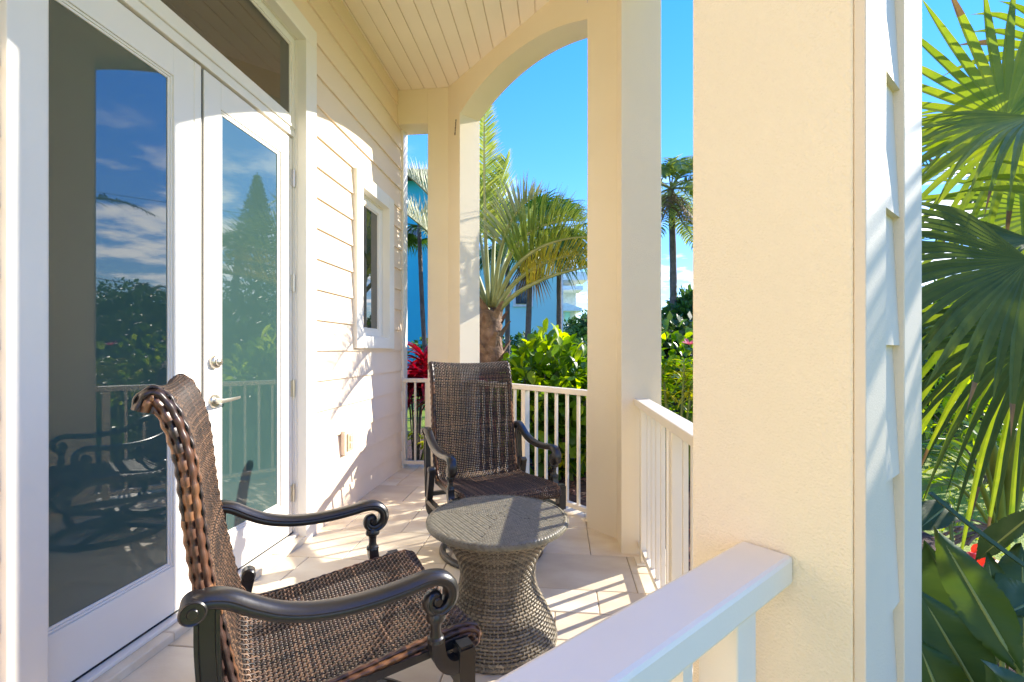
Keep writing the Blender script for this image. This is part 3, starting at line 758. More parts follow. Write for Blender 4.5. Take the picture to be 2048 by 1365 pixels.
# ------------------------------------------------------------------ plant helpers
OBOV = [.12, .55, .88, 1, .82, .0]; LANCE = [.35, .8, 1, .8, .45, 0]; PADDLE = [.25, .7, .95, 1, .92, .72, .4, 0]; STRAP = [.7, 1, 1, .8, .5, 0]
def blade(mb, base, d, up, L, Wd, prof=OBOV, droop=.2, fold=.18, rr=None):
    d = Vector(d).normalized(); sd = d.cross(Vector(up))
    if sd.length < 1e-3: sd = d.cross(Vector((1, .2, 0)))
    sd.normalize(); n = sd.cross(d).normalized(); k = len(prof) - 1; p = Vector(base); vs = []; cur = d.copy(); st = L / k
    for i, wv in enumerate(prof):
        h = Wd / 2 * wv
        vs += [p - sd * h + n * h * fold * 2, p.copy(), p + sd * h + n * h * fold * 2]
        p = p + cur * st; cur = (cur - n * droop / k + Vector((0, 0, -droop / k * .6))).normalized()
        n = sd.cross(cur).normalized()
    mb.add(vs, [(i * 3 + j, i * 3 + j + 1, i * 3 + 4 + j, i * 3 + 3 + j) for i in range(k) for j in range(2)])
def randdir(r, zmin=-1, zmax=1):
    z = r.uniform(zmin, zmax); a = r.uniform(0, 6.283); q = math.sqrt(max(0, 1 - z * z)); return Vector((q * math.cos(a), q * math.sin(a), z))
def fan(mb, hub, axis, nrm, rad, nseg=30, spread=250, fuse=.42, droop=.25, cup=.18, r=rnd, tipv=.12):
    axis = Vector(axis).normalized(); nrm = Vector(nrm).normalized(); nrm = (nrm - axis * nrm.dot(axis)).normalized(); sd = axis.cross(nrm)
    hub = Vector(hub); dw = R(spread) / nseg / 2
    for i in range(nseg):
        a = R(spread) * ((i + .5) / nseg - .5); d = axis * math.cos(a) + sd * math.sin(a); t_ = -axis * math.sin(a) + sd * math.cos(a)
        rl = rad * (1 - .14 * (abs(a) / R(spread) * 2) ** 2) * r.uniform(1 - tipv, 1 + tipv * .4); dr_ = droop * r.uniform(.55, 1.5); tw = r.uniform(-.5, .5)
        vs = []; fr_ = [.02, .18, fuse * .75, fuse, .58, .72, .86, 1.0]; wmax = math.tan(dw) * rl * fuse
        for q in fr_:
            wv = math.tan(dw) * rl * q * 1.02 if q <= fuse else wmax * (1 - ((q - fuse) / (1 - fuse)) ** 1.7) * 1.02
            p = hub + d * rl * q + nrm * (cup * rl * q * q) - Vector((0, 0, 1)) * dr_ * rl * max(0, q - .3) ** 2 * 1.6
            ff = max(0, q - fuse); tt = (t_ + nrm * tw * ff * 1.5).normalized(); pl = wv * .5
            vs += [p - tt * wv + nrm * pl * .5, p - nrm * pl * .5, p + tt * wv + nrm * pl * .5]
        k = len(fr_) - 1; f0 = len(mb.f)
        if mb.m2:
            q = r.random()
            for j in range(4 if q < .06 else 2 if q < .4 else 0): mb.mi[f0 + k * 2 - 1 - j] = 1
        mb.add(vs, [(u * 3 + j, u * 3 + j + 1, u * 3 + 4 + j, u * 3 + 3 + j) for u in range(k) for j in range(2)])
def frond(ml, mr, pts, L, n, start=.3, lw=.022, vee=.5, droop=.3, rib=.02, r=rnd, upv=(0, 0, 1), tip=.35):
    pts = [Vector(p) for p in pts]; k = len(pts) - 1
    mr.tube(pts, rib, 6, scale=[1 - .85 * i / k for i in range(k + 1)])
    for i in range(n):
        t = start + (1 - start) * (i + r.random() * .5) / n; f = t * k; a = min(int(f), k - 1); p = pts[a].lerp(pts[a + 1], f - a)
        tg = (pts[a + 1] - pts[a]).normalized(); sd = tg.cross(Vector(upv))
        if sd.length < .05: sd = tg.cross(Vector((.3, 1, 0)))
        sd.normalize(); nn = sd.cross(tg)
        e = (t - start) / (1 - start); ll = L * (math.sin(math.pi * min(1, .25 + e * .75)) * (1 - tip) + tip) * r.uniform(.8, 1.1)
        for sg in (-1, 1):
            d = (sd * sg * math.cos(vee) + nn * math.sin(vee) + tg * (.55 + .5 * e) + randdir(r) * .12).normalized()
            q = p.copy(); vs = []; st = ll / 3; wv = [.7, 1, .75, .06]; cd = d.copy(); s2 = cd.cross(nn).normalized()
            for j in range(4):
                vs += [q - s2 * lw / 2 * wv[j], q + s2 * lw / 2 * wv[j]]; q = q + cd * st; cd = (cd + Vector((0, 0, -droop * (.35 + .4 * j)))).normalized()
            ml.add(vs, [(0, 1, 3, 2), (2, 3, 5, 4), (4, 5, 7, 6)])
def trunk(pts, r0, r1, sides=12, ring=.05, r=rnd):
    pts = crom(pts, 8); n = len(pts)
    return MB().tube(pts, 1, sides, up=(.3, 1, 0), scale=[(r0 + (r1 - r0) * i / (n - 1)) * (1 + ring * (1 if i % 2 else -1) + r.uniform(-ring, ring) * .6) for i in range(n)])
def mir(p): return Vector((-3.335 - p.x, p.y, p.z))          # a point seen in the door glass
def gnd(p, z=GZ): return Vector((p.x, p.y, z))
def clumps(mb, c, rad, nc, nl, ls, r, flat=.75, zb=-.6):
    for _ in range(nc):
        d = randdir(r, zb, 1); q = Vector(c) + Vector((d.x * rad[0], d.y * rad[1], d.z * rad[2])) * r.uniform(.45, 1.0); cr = min(rad) * r.uniform(.25, .5)
        for _ in range(nl):
            e = randdir(r); p = q + Vector((e.x, e.y, e.z * flat)) * cr * r.random() ** .4; dd_ = (e + randdir(r) * .8 + Vector((0, 0, -.2))).normalized(); s2 = dd_.cross(randdir(r)).normalized(); l = ls * r.uniform(.6, 1.3)
            mb.add([p, p + dd_ * l * .5 + s2 * l * .28, p + dd_ * l, p + dd_ * l * .5 - s2 * l * .28], [(0, 1, 2, 3)])

# ------------------------------------------------------------------ triangle palm outside the arch
pr = random.Random(11)
c0 = at(982, 640, 5.2); root = gnd(c0)
tpz = thing('feather_palm', 'stout feather palm with arching silvery fronds just outside the arched opening', 'palm tree', root)
def L_(mb): mb.v = [tuple(Vector(p) - root) for p in mb.v]; return mb
L_(trunk([root, root + Vector((.03, 0, .8)), c0 + Vector((-.02, 0, -.12)), c0 + Vector((0, 0, .1))], .15, .135, 14, .06, pr)).build('trunk', 'bark', tpz, smooth=True)
bt = MB()
for i in range(22):
    a = i * 2.4; z = .9 + i * .042; p = root + Vector((math.cos(a) * .11, math.sin(a) * .11, z)); blade(bt, p, Vector((math.cos(a) * .5, math.sin(a) * .5, 1)), (math.cos(a), math.sin(a), .2), .26, .17, [1, .9, .7, .5, .3], -.2, -.25)
L_(bt).build('leaf_base', 'bark', tpz)
FR = [  # control pixels (x, y, depth) x3, leaflet length, material, count, vee
    ((978, 612, 5.2), (966, 420, 5.15), (969, 195, 5.1), .30, 'pal', 95, .35),
    ((986, 608, 5.2), (982, 430, 5.4), (1012, 318, 5.6), .42, 'pal', 60, .6),
    ((988, 610, 5.15), (998, 420, 5.0), (1075, 392, 4.85), .45, 'pals', 60, .7),
    ((992, 612, 5.15), (1012, 430, 4.9), (1165, 442, 4.7), .48, 'pal', 70, 1.12),
    ((994, 614, 5.15), (1028, 468, 4.8), (1200, 474, 4.5), .46, 'pal', 70, 1.12),
    ((996, 617, 5.1), (1042, 508, 4.9), (1210, 505, 4.7), .38, 'paly', 64, 1.12),
    ((998, 621, 5.1), (1056, 545, 4.8), (1235, 526, 4.6), .30, 'paly', 60, 1.12),
    ((975, 614, 5.3), (925, 430, 5.7), (800, 340, 6.2), .48, 'pals', 80, 1.15),
    ((974, 617, 5.3), (915, 500, 5.7), (790, 412, 6.2), .5, 'pals', 80, 1.2),
    ((980, 612, 5.3), (960, 450, 6.0), (930, 300, 6.6), .4, 'pal', 60, .6),
    ((986, 612, 5.3), (1010, 480, 6.0), (1060, 420, 6.8), .42, 'pal', 60, .6),
    ((976, 622, 5.2), (930, 570, 4.9), (860, 520, 4.8), .36, 'pal', 50, .6),
]
for a, b, c, ll, mm_, n, vv in FR:
    A_, B_, C_ = (at(*q) for q in (a, b, c)); m1, m2 = MB(), MB()
    frond(m1, m2, bez(A_, B_, C_, 14), ll, n, .36, .017, vv, .14, .032, pr)
    pt_ = L_(m2).build('frond', 'pet', tpz, smooth=True); L_(m1).build('leaflets', mm_, pt_)

# ------------------------------------------------------------------ fan palms and coconut palm behind
def fan_palm(px, py, zc, label, rad, nl, rt, leaf='paln', lean=0, dead=0, seed=1):
    r = random.Random(seed); c = at(px, py, zc); b = gnd(c) + RT * lean; t = thing('fan_palm', label, 'palm tree', b, 0, 'slender fan palms between porch and houses')
    loc = lambda m: (setattr(m, 'v', [tuple(Vector(p) - b) for p in m.v]), m)[1]
    loc(trunk([b, b.lerp(c, .5) + RT * lean * -.15, c], rt * 1.3, rt, 8, .04, r)).build('trunk', 'barkg', t, smooth=True)
    for i in range(nl):
        d = randdir(r, -.5, .95); m = MB(); pl = rad * r.uniform(.5, .75); h = c + d * pl + Vector((0, 0, -.1 * pl))
        m.tube([c, c + d * pl * .5 + Vector((0, 0, .04)), h], .012, 5)
        fan(m, h, d + Vector((0, 0, -.25)), Vector((0, 0, 1)) + d * .1 + randdir(r) * .3, rad * r.uniform(.5, .65), 22, 230, .4, .5, .05, r)
        loc(m).build('fan_leaf', leaf, t)
    for i in range(dead):
        d = randdir(r, -.3, 0); m = MB(); h = c + d * .22 + Vector((0, 0, -.35)); fan(m, h, Vector((d.x * .2, d.y * .2, -1)), d, rad * .75, 14, 70, .4, .1, .0, r); loc(m).build('dead_leaf', 'dead', t)
    return t
fan_palm(1062, 470, 8.6, 'fan palm with a thin pale trunk and a hanging dead leaf before the turquoise house', 1.15, 26, .05, lean=-.15, dead=2, seed=4)
fan_palm(1015, 430, 10.0, 'fan palm half hidden by the upright fronds of the feather palm', .85, 16, .05, seed=9)
fan_palm(1118, 470, 8.9, 'fan palm spreading over the right corner of the turquoise house', .85, 17, .045, seed=15)
fan_palm(838, 452, 8.2, 'leaning fan palm seen in the narrow gap beside the siding wall', .62, 15, .036, lean=.22, seed=22)
def coconut(c, b, label, n, ln, rt, seed, leaf='paln', tilt=(.1, .9), extra=(), grp=None, cat='palm tree', leafl=.45, cnt=38, lw=.035):
    r = random.Random(seed); t = thing('coconut_palm', label, cat, b, 0, grp); loc = lambda m: (setattr(m, 'v', [tuple(Vector(p) - b) for p in m.v]), m)[1]
    loc(trunk([b, b.lerp(c, .5) + RT * .1, c], rt * 1.3, rt, 10, .05, r)).build('trunk', 'barkg', t, smooth=True)
    for i in range(n):
        a = i * 2.4 + r.uniform(-.3, .3); e = r.uniform(*tilt); d = Vector((math.cos(a) * math.cos(e), math.sin(a) * math.cos(e), math.sin(e)))
        l = ln * r.uniform(.8, 1.1); m1, m2 = MB(), MB()
        frond(m1, m2, bez(c, c + d * l * .55, c + Vector((d.x, d.y, d.z * .45 - .35)) * l, 9), leafl, cnt, .18, lw, .15, .5, .025, r)
        p = loc(m2).build('frond', 'pet', t); loc(m1).build('leaflets', leaf, p)
    for (q, mm_) in extra:
        m1, m2 = MB(), MB(); frond(m1, m2, bez(*q, 9), leafl, cnt, .1, lw, .15, .6, .03, r)
        p = loc(m2).build('frond', 'pet', t); loc(m1).build('leaflets', mm_, p)
    return t
cc = at(1342, 378, 13); cbs = gnd(at(1337, 800, 13))
coconut(cc, cbs, 'tall coconut palm with brown drooping fronds in the gap between the two nearer columns', 20, 2.3, .085, 31, 'pal', tilt=(-.2, 1.25), leafl=.6, cnt=46,
        extra=[((cc, at(1375, 425, 12.6), at(1420, 465, 12)), 'dead'), ((cc, at(1320, 430, 12.6), at(1270, 470, 12)), 'dead'), ((cc, at(1345, 440, 12.6), at(1410, 452, 12)), 'dead'),
               ((cc + Vector((0, 0, -.3)), at(1370, 470, 12), at(1440, 530, 11)), 'paly'), ((cc, at(1330, 470, 12), at(1250, 525, 11.5)), 'pal')])

# ------------------------------------------------------------------ broad leaved bushes
def leaf_mesh(name, m, L, Wd, prof, droop, fold):
    mb = MB(); blade(mb, (0, 0, 0), (0, 1, 0), (0, 0, 1), L, Wd, prof, droop, fold); o = mb.build(name, m, smooth=True); me = o.data; bpy.data.objects.remove(o); return me
def bush(name, label, cat, c, rad, leaf, npart, nstuff, L, aspect, mats, seed, stems=7, prof=OBOV, grp=None, upb=.45, zb=-.5, droop=.35, floor=None):
    r = random.Random(seed); b = gnd(Vector(c)); t = thing(name, label, cat, b, 0, grp); c = Vector(c) - b
    mes = [leaf_mesh('leaf', mm_, 1, aspect * r.uniform(.9, 1.1), prof, droop * r.uniform(.5, 1.5), r.uniform(.08, .25)) for mm_ in mats for _ in range(2)]
    st = MB()
    for i in range(stems):
        d = randdir(r, .1, .9); e = c + Vector((d.x * rad[0], d.y * rad[1], d.z * rad[2])) * .75
        st.tube([Vector((r.uniform(-.1, .1), r.uniform(-.1, .1), 0)), c * .5 + Vector((d.x * rad[0] * .3, d.y * rad[1] * .3, 0)), e], .014, 5, scale=[1, .8, .4])
    so_ = st.build('stem', 'barkg', t); so_['kind'] = 'stuff'
    def place():
        d = randdir(r, zb, 1); q = r.uniform(.72, 1.03); return d, c + Vector((d.x * rad[0], d.y * rad[1], d.z * rad[2])) * q
    for i in range(npart):
        d, p = place()
        if p.z < .05: continue
        f = (d * .8 + randdir(r) * .75 + Vector((0, 0, upb))).normalized(); o = bpy.data.objects.new('leaf', mes[r.randrange(len(mes))]); COL.objects.link(o); o.parent = t
        upd = (Vector((0, 0, 1)) + d * .5 + randdir(r) * .5).normalized(); x = f.cross(upd).normalized(); z = x.cross(f); s = L * r.uniform(.7, 1.2)
        o.matrix_local = Matrix(((x.x * s, f.x * s, z.x * s, p.x), (x.y * s, f.y * s, z.y * s, p.y), (x.z * s, f.z * s, z.z * s, p.z), (0, 0, 0, 1)))
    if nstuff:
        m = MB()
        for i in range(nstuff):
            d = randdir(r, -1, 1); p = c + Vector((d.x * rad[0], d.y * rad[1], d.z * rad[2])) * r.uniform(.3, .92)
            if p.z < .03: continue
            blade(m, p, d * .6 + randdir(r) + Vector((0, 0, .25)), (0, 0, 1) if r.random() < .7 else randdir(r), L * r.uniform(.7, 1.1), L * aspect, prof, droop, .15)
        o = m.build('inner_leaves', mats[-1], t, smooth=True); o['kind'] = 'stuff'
    return t
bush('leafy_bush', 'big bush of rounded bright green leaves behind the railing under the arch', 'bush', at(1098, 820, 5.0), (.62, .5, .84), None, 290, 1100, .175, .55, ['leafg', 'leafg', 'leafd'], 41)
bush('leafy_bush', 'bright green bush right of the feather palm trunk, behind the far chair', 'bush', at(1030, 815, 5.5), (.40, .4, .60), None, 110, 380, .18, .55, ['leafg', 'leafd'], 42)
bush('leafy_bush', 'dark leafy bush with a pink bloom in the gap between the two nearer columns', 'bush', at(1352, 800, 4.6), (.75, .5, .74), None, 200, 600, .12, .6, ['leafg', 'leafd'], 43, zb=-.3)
bush('leafy_bush', 'small leafy bush just outside the corner behind the middle column', 'bush', at(1215, 850, 5.2), (.6, .5, .72), None, 90, 500, .15, .55, ['leafd', 'leafg'], 44)
pk = thing('pink_bloom', 'pink flower on the dark bush between the two nearer columns', 'flower', at(1378, 690, 4.05))
for i in range(7):
    m = MB(); a = i * .9; blade(m, (0, 0, 0), (math.cos(a), math.sin(a) * .5 - .4, .5), (0, -.5, 1), .07, .045, OBOV, .3, .1); m.build('petal', 'pink', pk, smooth=True)
bush('leafy_bush', 'sunlit low bush with narrow leaves beyond the lawn edge at the right', 'bush', at(1985, 830, 4.6), (.75, .5, .5), None, 120, 400, .16, .3, ['leafg'], 45, zb=-.3, prof=LANCE)
# variegated crotons
def rosette(name, label, cat, base, n, L, Wd, mats, seed, zr=(.0, .95), grp=None, heads=1, hh=0, sp=.1, droop=.7, prof=LANCE, stem='stem'):
    r = random.Random(seed); b = Vector(base); t = thing(name, label, cat, b, 0, grp)
    mes = [leaf_mesh('leaf', mm_, 1, Wd / L, prof, droop * r.uniform(.7, 1.3), .2) for mm_ in mats for _ in range(2)]
    st = MB(); hs_ = []
    for k in range(heads):
        h = Vector((r.uniform(-sp, sp), r.uniform(-sp, sp), hh * r.uniform(.6, 1.05))); hs_.append(h)
        st.tube([Vector((h.x * .3, h.y * .3, 0)), h * .6, h + Vector((0, 0, .02))], .011, 6)
    o = st.build('stem', stem, t)
    for i in range(n):
        h = hs_[i % heads]; d = randdir(r, *zr); f = d; x = f.cross(Vector((0, 0, 1)))
        if x.length < .05: x = Vector((1, 0, 0))
        x.normalize(); z = x.cross(f); s = L * r.uniform(.7, 1.15); p = h + Vector((0, 0, r.uniform(-.12, .05) * (1 if hh else 0)))
        o = bpy.data.objects.new('leaf', mes[r.randrange(len(mes))]); COL.objects.link(o); o.parent = t
        o.matrix_local = Matrix(((x.x * s, f.x * s, z.x * s, p.x), (x.y * s, f.y * s, z.y * s, p.y), (x.z * s, f.z * s, z.z * s, p.z), (0, 0, 0, 1)))
    return t
rosette('croton', 'tall yellow striped croton above the end-on railing', 'croton', gnd(at(1352, 800, 4.1)), 150, .24, .035, ['yel', 'yel', 'leafg'], 51, (-.1, .95), heads=9, hh=1.15, sp=.3, droop=.9)
rosette('croton', 'low yellow croton by the mulch behind the right railing balusters', 'croton', gnd(at(1150, 980, 4.75)), 60, .24, .045, ['yel', 'leafg'], 52, (.0, .9), heads=4, hh=.28, sp=.12, droop=.9)
rosette('croton', 'small yellow croton beside the right arm of the far chair', 'croton', gnd(at(1100, 960, 5.1)), 40, .22, .05, ['yel', 'yel'], 53, (.0, .9), heads=3, hh=.26, sp=.08, droop=.9)
rosette('croton', 'yellow green croton at the foot of the red plants in the narrow gap', 'croton', gnd(at(835, 900, 5.6)), 44, .24, .05, ['yel', 'leafg'], 54, (.0, .9), heads=4, hh=.3, sp=.15, droop=.9)
rosette('pink_plant', 'low pink leaved plant in the mulch near the far chair', 'plant', gnd(at(1078, 950, 5.2)), 36, .14, .04, ['pink', 'ti'], 55, (.0, .9), heads=4, hh=.12, sp=.12)
# red ti plants
rosette('ti_plant', 'tall red ti plant in the narrow gap beside the siding wall', 'ti plant', gnd(at(832, 800, 5.5)), 150, .48, .085, ['ti'], 61, (-.1, .97), 'red ti plants', 6, 1.3, .2, .8, LANCE, 'barkg')
rosette('ti_plant', 'red ti plant against the right edge of the narrow gap', 'ti plant', gnd(at(862, 800, 5.3)), 50, .36, .08, ['ti'], 62, (-.2, .97), 'red ti plants', 3, 1.0, .12, .8, LANCE, 'barkg')
rosette('ti_plant', 'red ti plant at the foot of the feather palm above the far chair', 'ti plant', gnd(at(968, 800, 4.95)), 46, .3, .08, ['ti'], 63, (-.3, .95), 'red ti plants', 3, 1.08, .08, .8, LANCE, 'barkg')

# ------------------------------------------------------------------ close fan palm beyond the right edge of the close column
fr2 = random.Random(71); base = gnd(at(2330, 900, 1.75)); fp_ = thing('fan_palm', 'close fan palm with big pleated leaves filling the right edge', 'palm tree', base)
loc = lambda m: (setattr(m, 'v', [tuple(Vector(p) - base) for p in m.v]), m)[1]
crown = base + Vector((0, 0, 1.75))
loc(trunk([base, base + Vector((.02, 0, .9)), crown], .10, .085, 12, .06, fr2)).build('trunk', 'bark', fp_, smooth=True)
def pv(dx, dy, dz): return RT * dx + Vector((0, 0, 1)) * dy + FW * dz            # picture-wise direction
def big(hub, axis, nrm, rad, n, spread, mm_, droop, fuse=.42, cup=.1):
    h = at(*hub); m = MB(); m.m2 = 'dead'; fan(m, h, pv(*axis), pv(*nrm), rad, n, spread, fuse, droop, cup, fr2)
    lf = loc(m).build('fan_leaf', mm_, fp_)
    q = MB().tube([Vector(p) for p in bez(crown, (crown + h) / 2 + Vector((0, 0, .15)), h, 6)], .010, 6); loc(q).build('petiole', 'pet', lf, smooth=True)
big((2012, 240, 1.75), (-.25, 1, .1), (-.1, .15, -1), .66, 20, 230, 'fanl', .16, .34)
big((2062, 232, 1.55), (-1, -.28, .05), (-.2, .75, -.6), .46, 22, 150, 'fanl', .5)
big((2048, 250, 1.9), (-.8, -.6, .2), (-.3, .4, -.9), .60, 22, 150, 'fanl', .35)
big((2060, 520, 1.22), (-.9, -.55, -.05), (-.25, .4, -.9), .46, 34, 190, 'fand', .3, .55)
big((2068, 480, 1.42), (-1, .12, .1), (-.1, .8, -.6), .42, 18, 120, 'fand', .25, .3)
big((2110, 420, 2.3), (-.9, -.3, .1), (-.2, .3, -.95), .80, 26, 200, 'fanl', .35)
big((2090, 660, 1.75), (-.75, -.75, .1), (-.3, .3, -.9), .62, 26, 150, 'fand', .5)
big((2120, 560, 2.0), (-.6, -1, .1), (-.2, .2, -.95), .95, 24, 130, 'fanl', .5)
big((2160, 120, 1.9), (-.4, .9, .1), (-.2, .1, -1), .55, 22, 220, 'fanl', .3)
big((2230, 420, 1.5), (.6, .6, -.2), (0, .6, -.8), .55, 22, 220, 'fanl', .3)
big((2300, 300, 2.4), (.3, .9, .5), (0, .5, -.8), .6, 22, 220, 'fanl', .3)

# ------------------------------------------------------------------ paddle leaved plant at the lower right
bb = gnd(at(2010, 1365, 1.15)); bp_ = thing('paddle_plant', 'dark green plant with broad paddle leaves at the lower right corner', 'plant', bb)
def paddle(b0, t0, Wd, nrm, mm_, droop=.12, fold=.12):
    """broad leaf as a fine grid: arched midrib, rippled side veins, notched edges"""
    A_, B_ = at(*b0), at(*t0); ax = B_ - A_; L = ax.length; d = ax.normalized(); n = pv(*nrm).normalized(); n = (n - d * n.dot(d)).normalized(); sd = d.cross(n)
    rr = random.Random(int(b0[0] * 7 + t0[1])); nu, nv = 64, 6; m = MB(); prof = [.10, .45, .72, .9, 1, 1, .96, .88, .74, .52, .25, .01]; tear = [rr.random() for _ in range(nu + 1)]
    ph = rr.uniform(0, 6); curl = rr.uniform(-.25, .25)
    for i in range(nu + 1):
        t = i / nu; q = t * 11; k = min(int(q), 10); wv = (prof[k] + (prof[k + 1] - prof[k]) * (q - k)) * Wd / 2
        for j in range(-nv, nv + 1):
            e = j / nv; ed = wv * e * (1 - (.10 * (tear[i] > .9) + .03 * tear[i]) * abs(e) ** 4); s_ = t - .16 * abs(e)
            off = abs(ed) * fold * 2 + .0011 * math.sin(s_ * 210) * min(1, abs(e) * 3) + .006 * math.sin(t * 9 + ph + e * 2) * abs(e) - droop * L * t * t * .5 + curl * Wd * e * e * t
            m.v.append(tuple(A_ + d * L * t + sd * ed + n * off - bb))
    c = 2 * nv + 1
    m.f = [(i * c + j, i * c + j + 1, i * c + c + j + 1, i * c + c + j) for i in range(nu) for j in range(2 * nv)]
    lf = m.build('leaf', mm_, bp_, smooth=True)
    mid_ = [A_ + d * L * t - n * (droop * L * t * t * .5 + .002) - bb for t in (.96, .8, .6, .4, .2, 0)]
    q = MB().tube(mid_ + [A_ + (gnd(A_) - A_) * .5 + (bb - A_) * .3 - bb, RT * rr.uniform(-.08, .08)], .0055, 6, scale=[.3, .5, .7, .85, .95, 1, 1.3, 1.6])
    q.build('midrib', 'stem', lf, smooth=True)
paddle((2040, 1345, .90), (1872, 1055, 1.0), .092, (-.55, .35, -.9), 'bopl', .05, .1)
paddle((1985, 1330, 1.0), (1846, 1085, 1.06), .12, (-.9, .2, -.5), 'bop', .1, .25)
paddle((1975, 1420, .92), (1840, 1180, .98), .12, (-.4, .5, -.8), 'bop', .1)
paddle((2005, 1290, 1.25), (1976, 1105, 1.3), .10, (-.2, .3, -1), 'bop', .05)
paddle((2050, 1300, 1.2), (2046, 1085, 1.3), .13, (-.4, .3, -1), 'bop', .05)
paddle((2100, 1190, 1.05), (1985, 1235, 1.0), .10, (-.1, .95, -.4), 'bop', .15)
paddle((2090, 1480, .85), (1995, 1350, .82), .10, (-.4, .3, -.9), 'bop', .1)
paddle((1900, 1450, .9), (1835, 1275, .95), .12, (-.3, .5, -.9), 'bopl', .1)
paddle((1905, 1230, 1.3), (1832, 1130, 1.35), .10, (-.3, .9, -.4), 'bop', .1)
paddle((1900, 1010, 1.7), (1835, 1055, 1.6), .11, (0, .9, -.4), 'bop', .2)
paddle((2080, 1020, 1.3), (1945, 1120, 1.4), .08, (0, .9, -.4), 'bop', .1)
for i in range(10):
    x = rnd.uniform(1840, 2080); y = rnd.uniform(1180, 1400); z = rnd.uniform(1.25, 1.7)
    paddle((x + rnd.uniform(-20, 60), y + 200, z), (x, y, z + rnd.uniform(-.1, .1)), .11, (rnd.uniform(-.8, .3), .5, -.8), 'bop', .15)
q = MB().sweep([p - bb for p in bez(at(1862, 985, .95), at(1955, 1065, .92), at(2100, 1165, .88), 10)], [(-.007, -.004), (0, .003), (.007, -.004), (0, -.006)]); q.build('leaf_stalk', 'bop', bp_)
# yellow green stems and bromeliad beyond it
sb = gnd(at(2010, 1060, 3.0)); stp = thing('stemmed_plant', 'clump of yellow green stalks before the sunny lawn at the right edge', 'plant', sb)
for (x0, y0, x1, y1, r_) in ((2000, 1075, 1985, 880, .035), (2008, 1075, 2030, 860, .04), (1998, 1080, 1935, 930, .018), (1995, 1080, 1890, 960, .012), (2010, 1080, 2070, 900, .03), (2003, 1080, 1960, 900, .014)):
    a, c = at(x0, y0, 3.0), at(x1, y1, 2.8); MB().tube([p - sb for p in bez(a, (a + c) / 2 + Vector((0, 0, .15)), c, 6)], r_, 8, scale=[1, 1, .95, .9, .8, .6, .4]).build('stalk', 'stem', stp, smooth=True)
for i in range(26):
    d = randdir(rnd, .1, .9); m = MB(); blade(m, d * .25 + Vector((0, 0, .35)), d, (0, 0, 1), rnd.uniform(.4, .7), .06, LANCE, 1.0, .2); m.build('leaf', 'fanl' if i % 2 else 'leafg', stp)
q = MB()
for i in range(14):
    a = at(1990 + rnd.uniform(-20, 20), 1060 + rnd.uniform(-8, 8), 2.7); c = at(1890 + rnd.uniform(-25, 50), 1075 + rnd.uniform(-25, 30), 2.6); q.tube(bez(a, (a + c) / 2 + Vector((0, 0, rnd.uniform(.03, .12))), c, 6), .006, 5)
q.v = [tuple(Vector(p) - sb) for p in q.v]; o = q.build('roots', 'bark', stp); o['kind'] = 'stuff'
for i, (x, y, z, s) in enumerate(((1950, 1110, 1.9, .07), (1962, 1138, 1.8, .09), (2012, 1122, 1.8, .08))):
    t = thing('red_flower', ('small red bloom under the diagonal leaf stalk', 'larger red bloom left of the dark upright leaf', 'red and orange bloom right of the dark upright leaf')[i], 'flower', at(x, y, z), 0, 'red blooms among the paddle leaves')
    for k in range(9):
        m = MB(); d = randdir(rnd, -.2, 1); blade(m, (0, 0, -.02), d + pv(0, 0, -.5), (0, 0, 1), s, s * .5, OBOV, .3, .15); m.build('petal', 'flower' if k % 3 else 'pink', t, smooth=True)
    MB().tube([(0, 0, -.02), (.01, 0, -.3), tuple(gnd(at(x, y, z)) - at(x, y, z))], .008, 6).build('stem', 'stem', t)

# ------------------------------------------------------------------ houses beyond
def house_at(x0, x1, zc, ytop, depth):
    a, b = at(x0, 702, zc), at(x1, 702, zc); return a, b, CH + (702 - ytop) / FPX * zc
nh = thing('turquoise_house', 'turquoise two storey house behind the palms', 'house', at(960, 702, 17).xy.to_3d(), TH)
O = nh.location.copy()
def hb(x0, x1, zc, d, z0, z1, name, m, par=nh, bev=0):
    l0 = (x0 - 1024) / FPX * zc - (O - Vector((0, 0, 0))).dot(RT); l1 = (x1 - 1024) / FPX * zc - O.dot(RT); f = zc - O.dot(FW)
    return MB().box(l0, l1, f, f + d, z0, z1).build(name, m, par, bevel=bev)
zz_ = lambda y, zc: CH + (702 - y) / FPX * zc
hb(640, 905, 16, 8, GZ, zz_(362, 16), 'wall', 'blue'); hb(905, 1126, 17, 7, GZ, zz_(505, 17), 'wall', 'turq')  # left wall carries its shade in the colour
hb(620, 915, 15.4, 9.4, zz_(362, 16) + .002, zz_(352, 16), 'roof', 'roof'); hb(916, 1132, 16.6, 8, zz_(505, 17) + .002, zz_(498, 17), 'roof', 'fwhite')
hb(1118, 1126.3, 16.95, .049, GZ, zz_(505, 17), 'corner_board', 'fwhite')
for x0, x1, y0, y1, zc in ((816, 836, 458, 492, 16), (1026, 1066, 552, 614, 17), (735, 770, 470, 540, 16)):
    f = hb(x0, x1, zc - .06, .058, zz_(y1, zc), zz_(y0, zc), 'window', 'fwhite')
    e = (x1 - x0) * .14
    p = hb(x0 + e, x1 - e, zc - .1, .03, zz_(y1 - e, zc), zz_(y0 + e, zc), 'pane', 'fglass', f); p.matrix_parent_inverse = Matrix()
ph = thing('pale_house', 'pale blue white house with stacked balconies right of the turquoise house', 'house', at(1160, 702, 30).xy.to_3d(), TH); O = ph.location.copy()
hb(1116, 1152, 31, 8, GZ, zz_(500, 31), 'wall', 'fwhite', ph)
for y0, y1, xr in ((544, 560, 1176), (572, 580, 1166)): hb(1112, xr, 29, 2, zz_(y1, 29), zz_(y0, 29), 'balcony_floor', 'fwhite', ph)
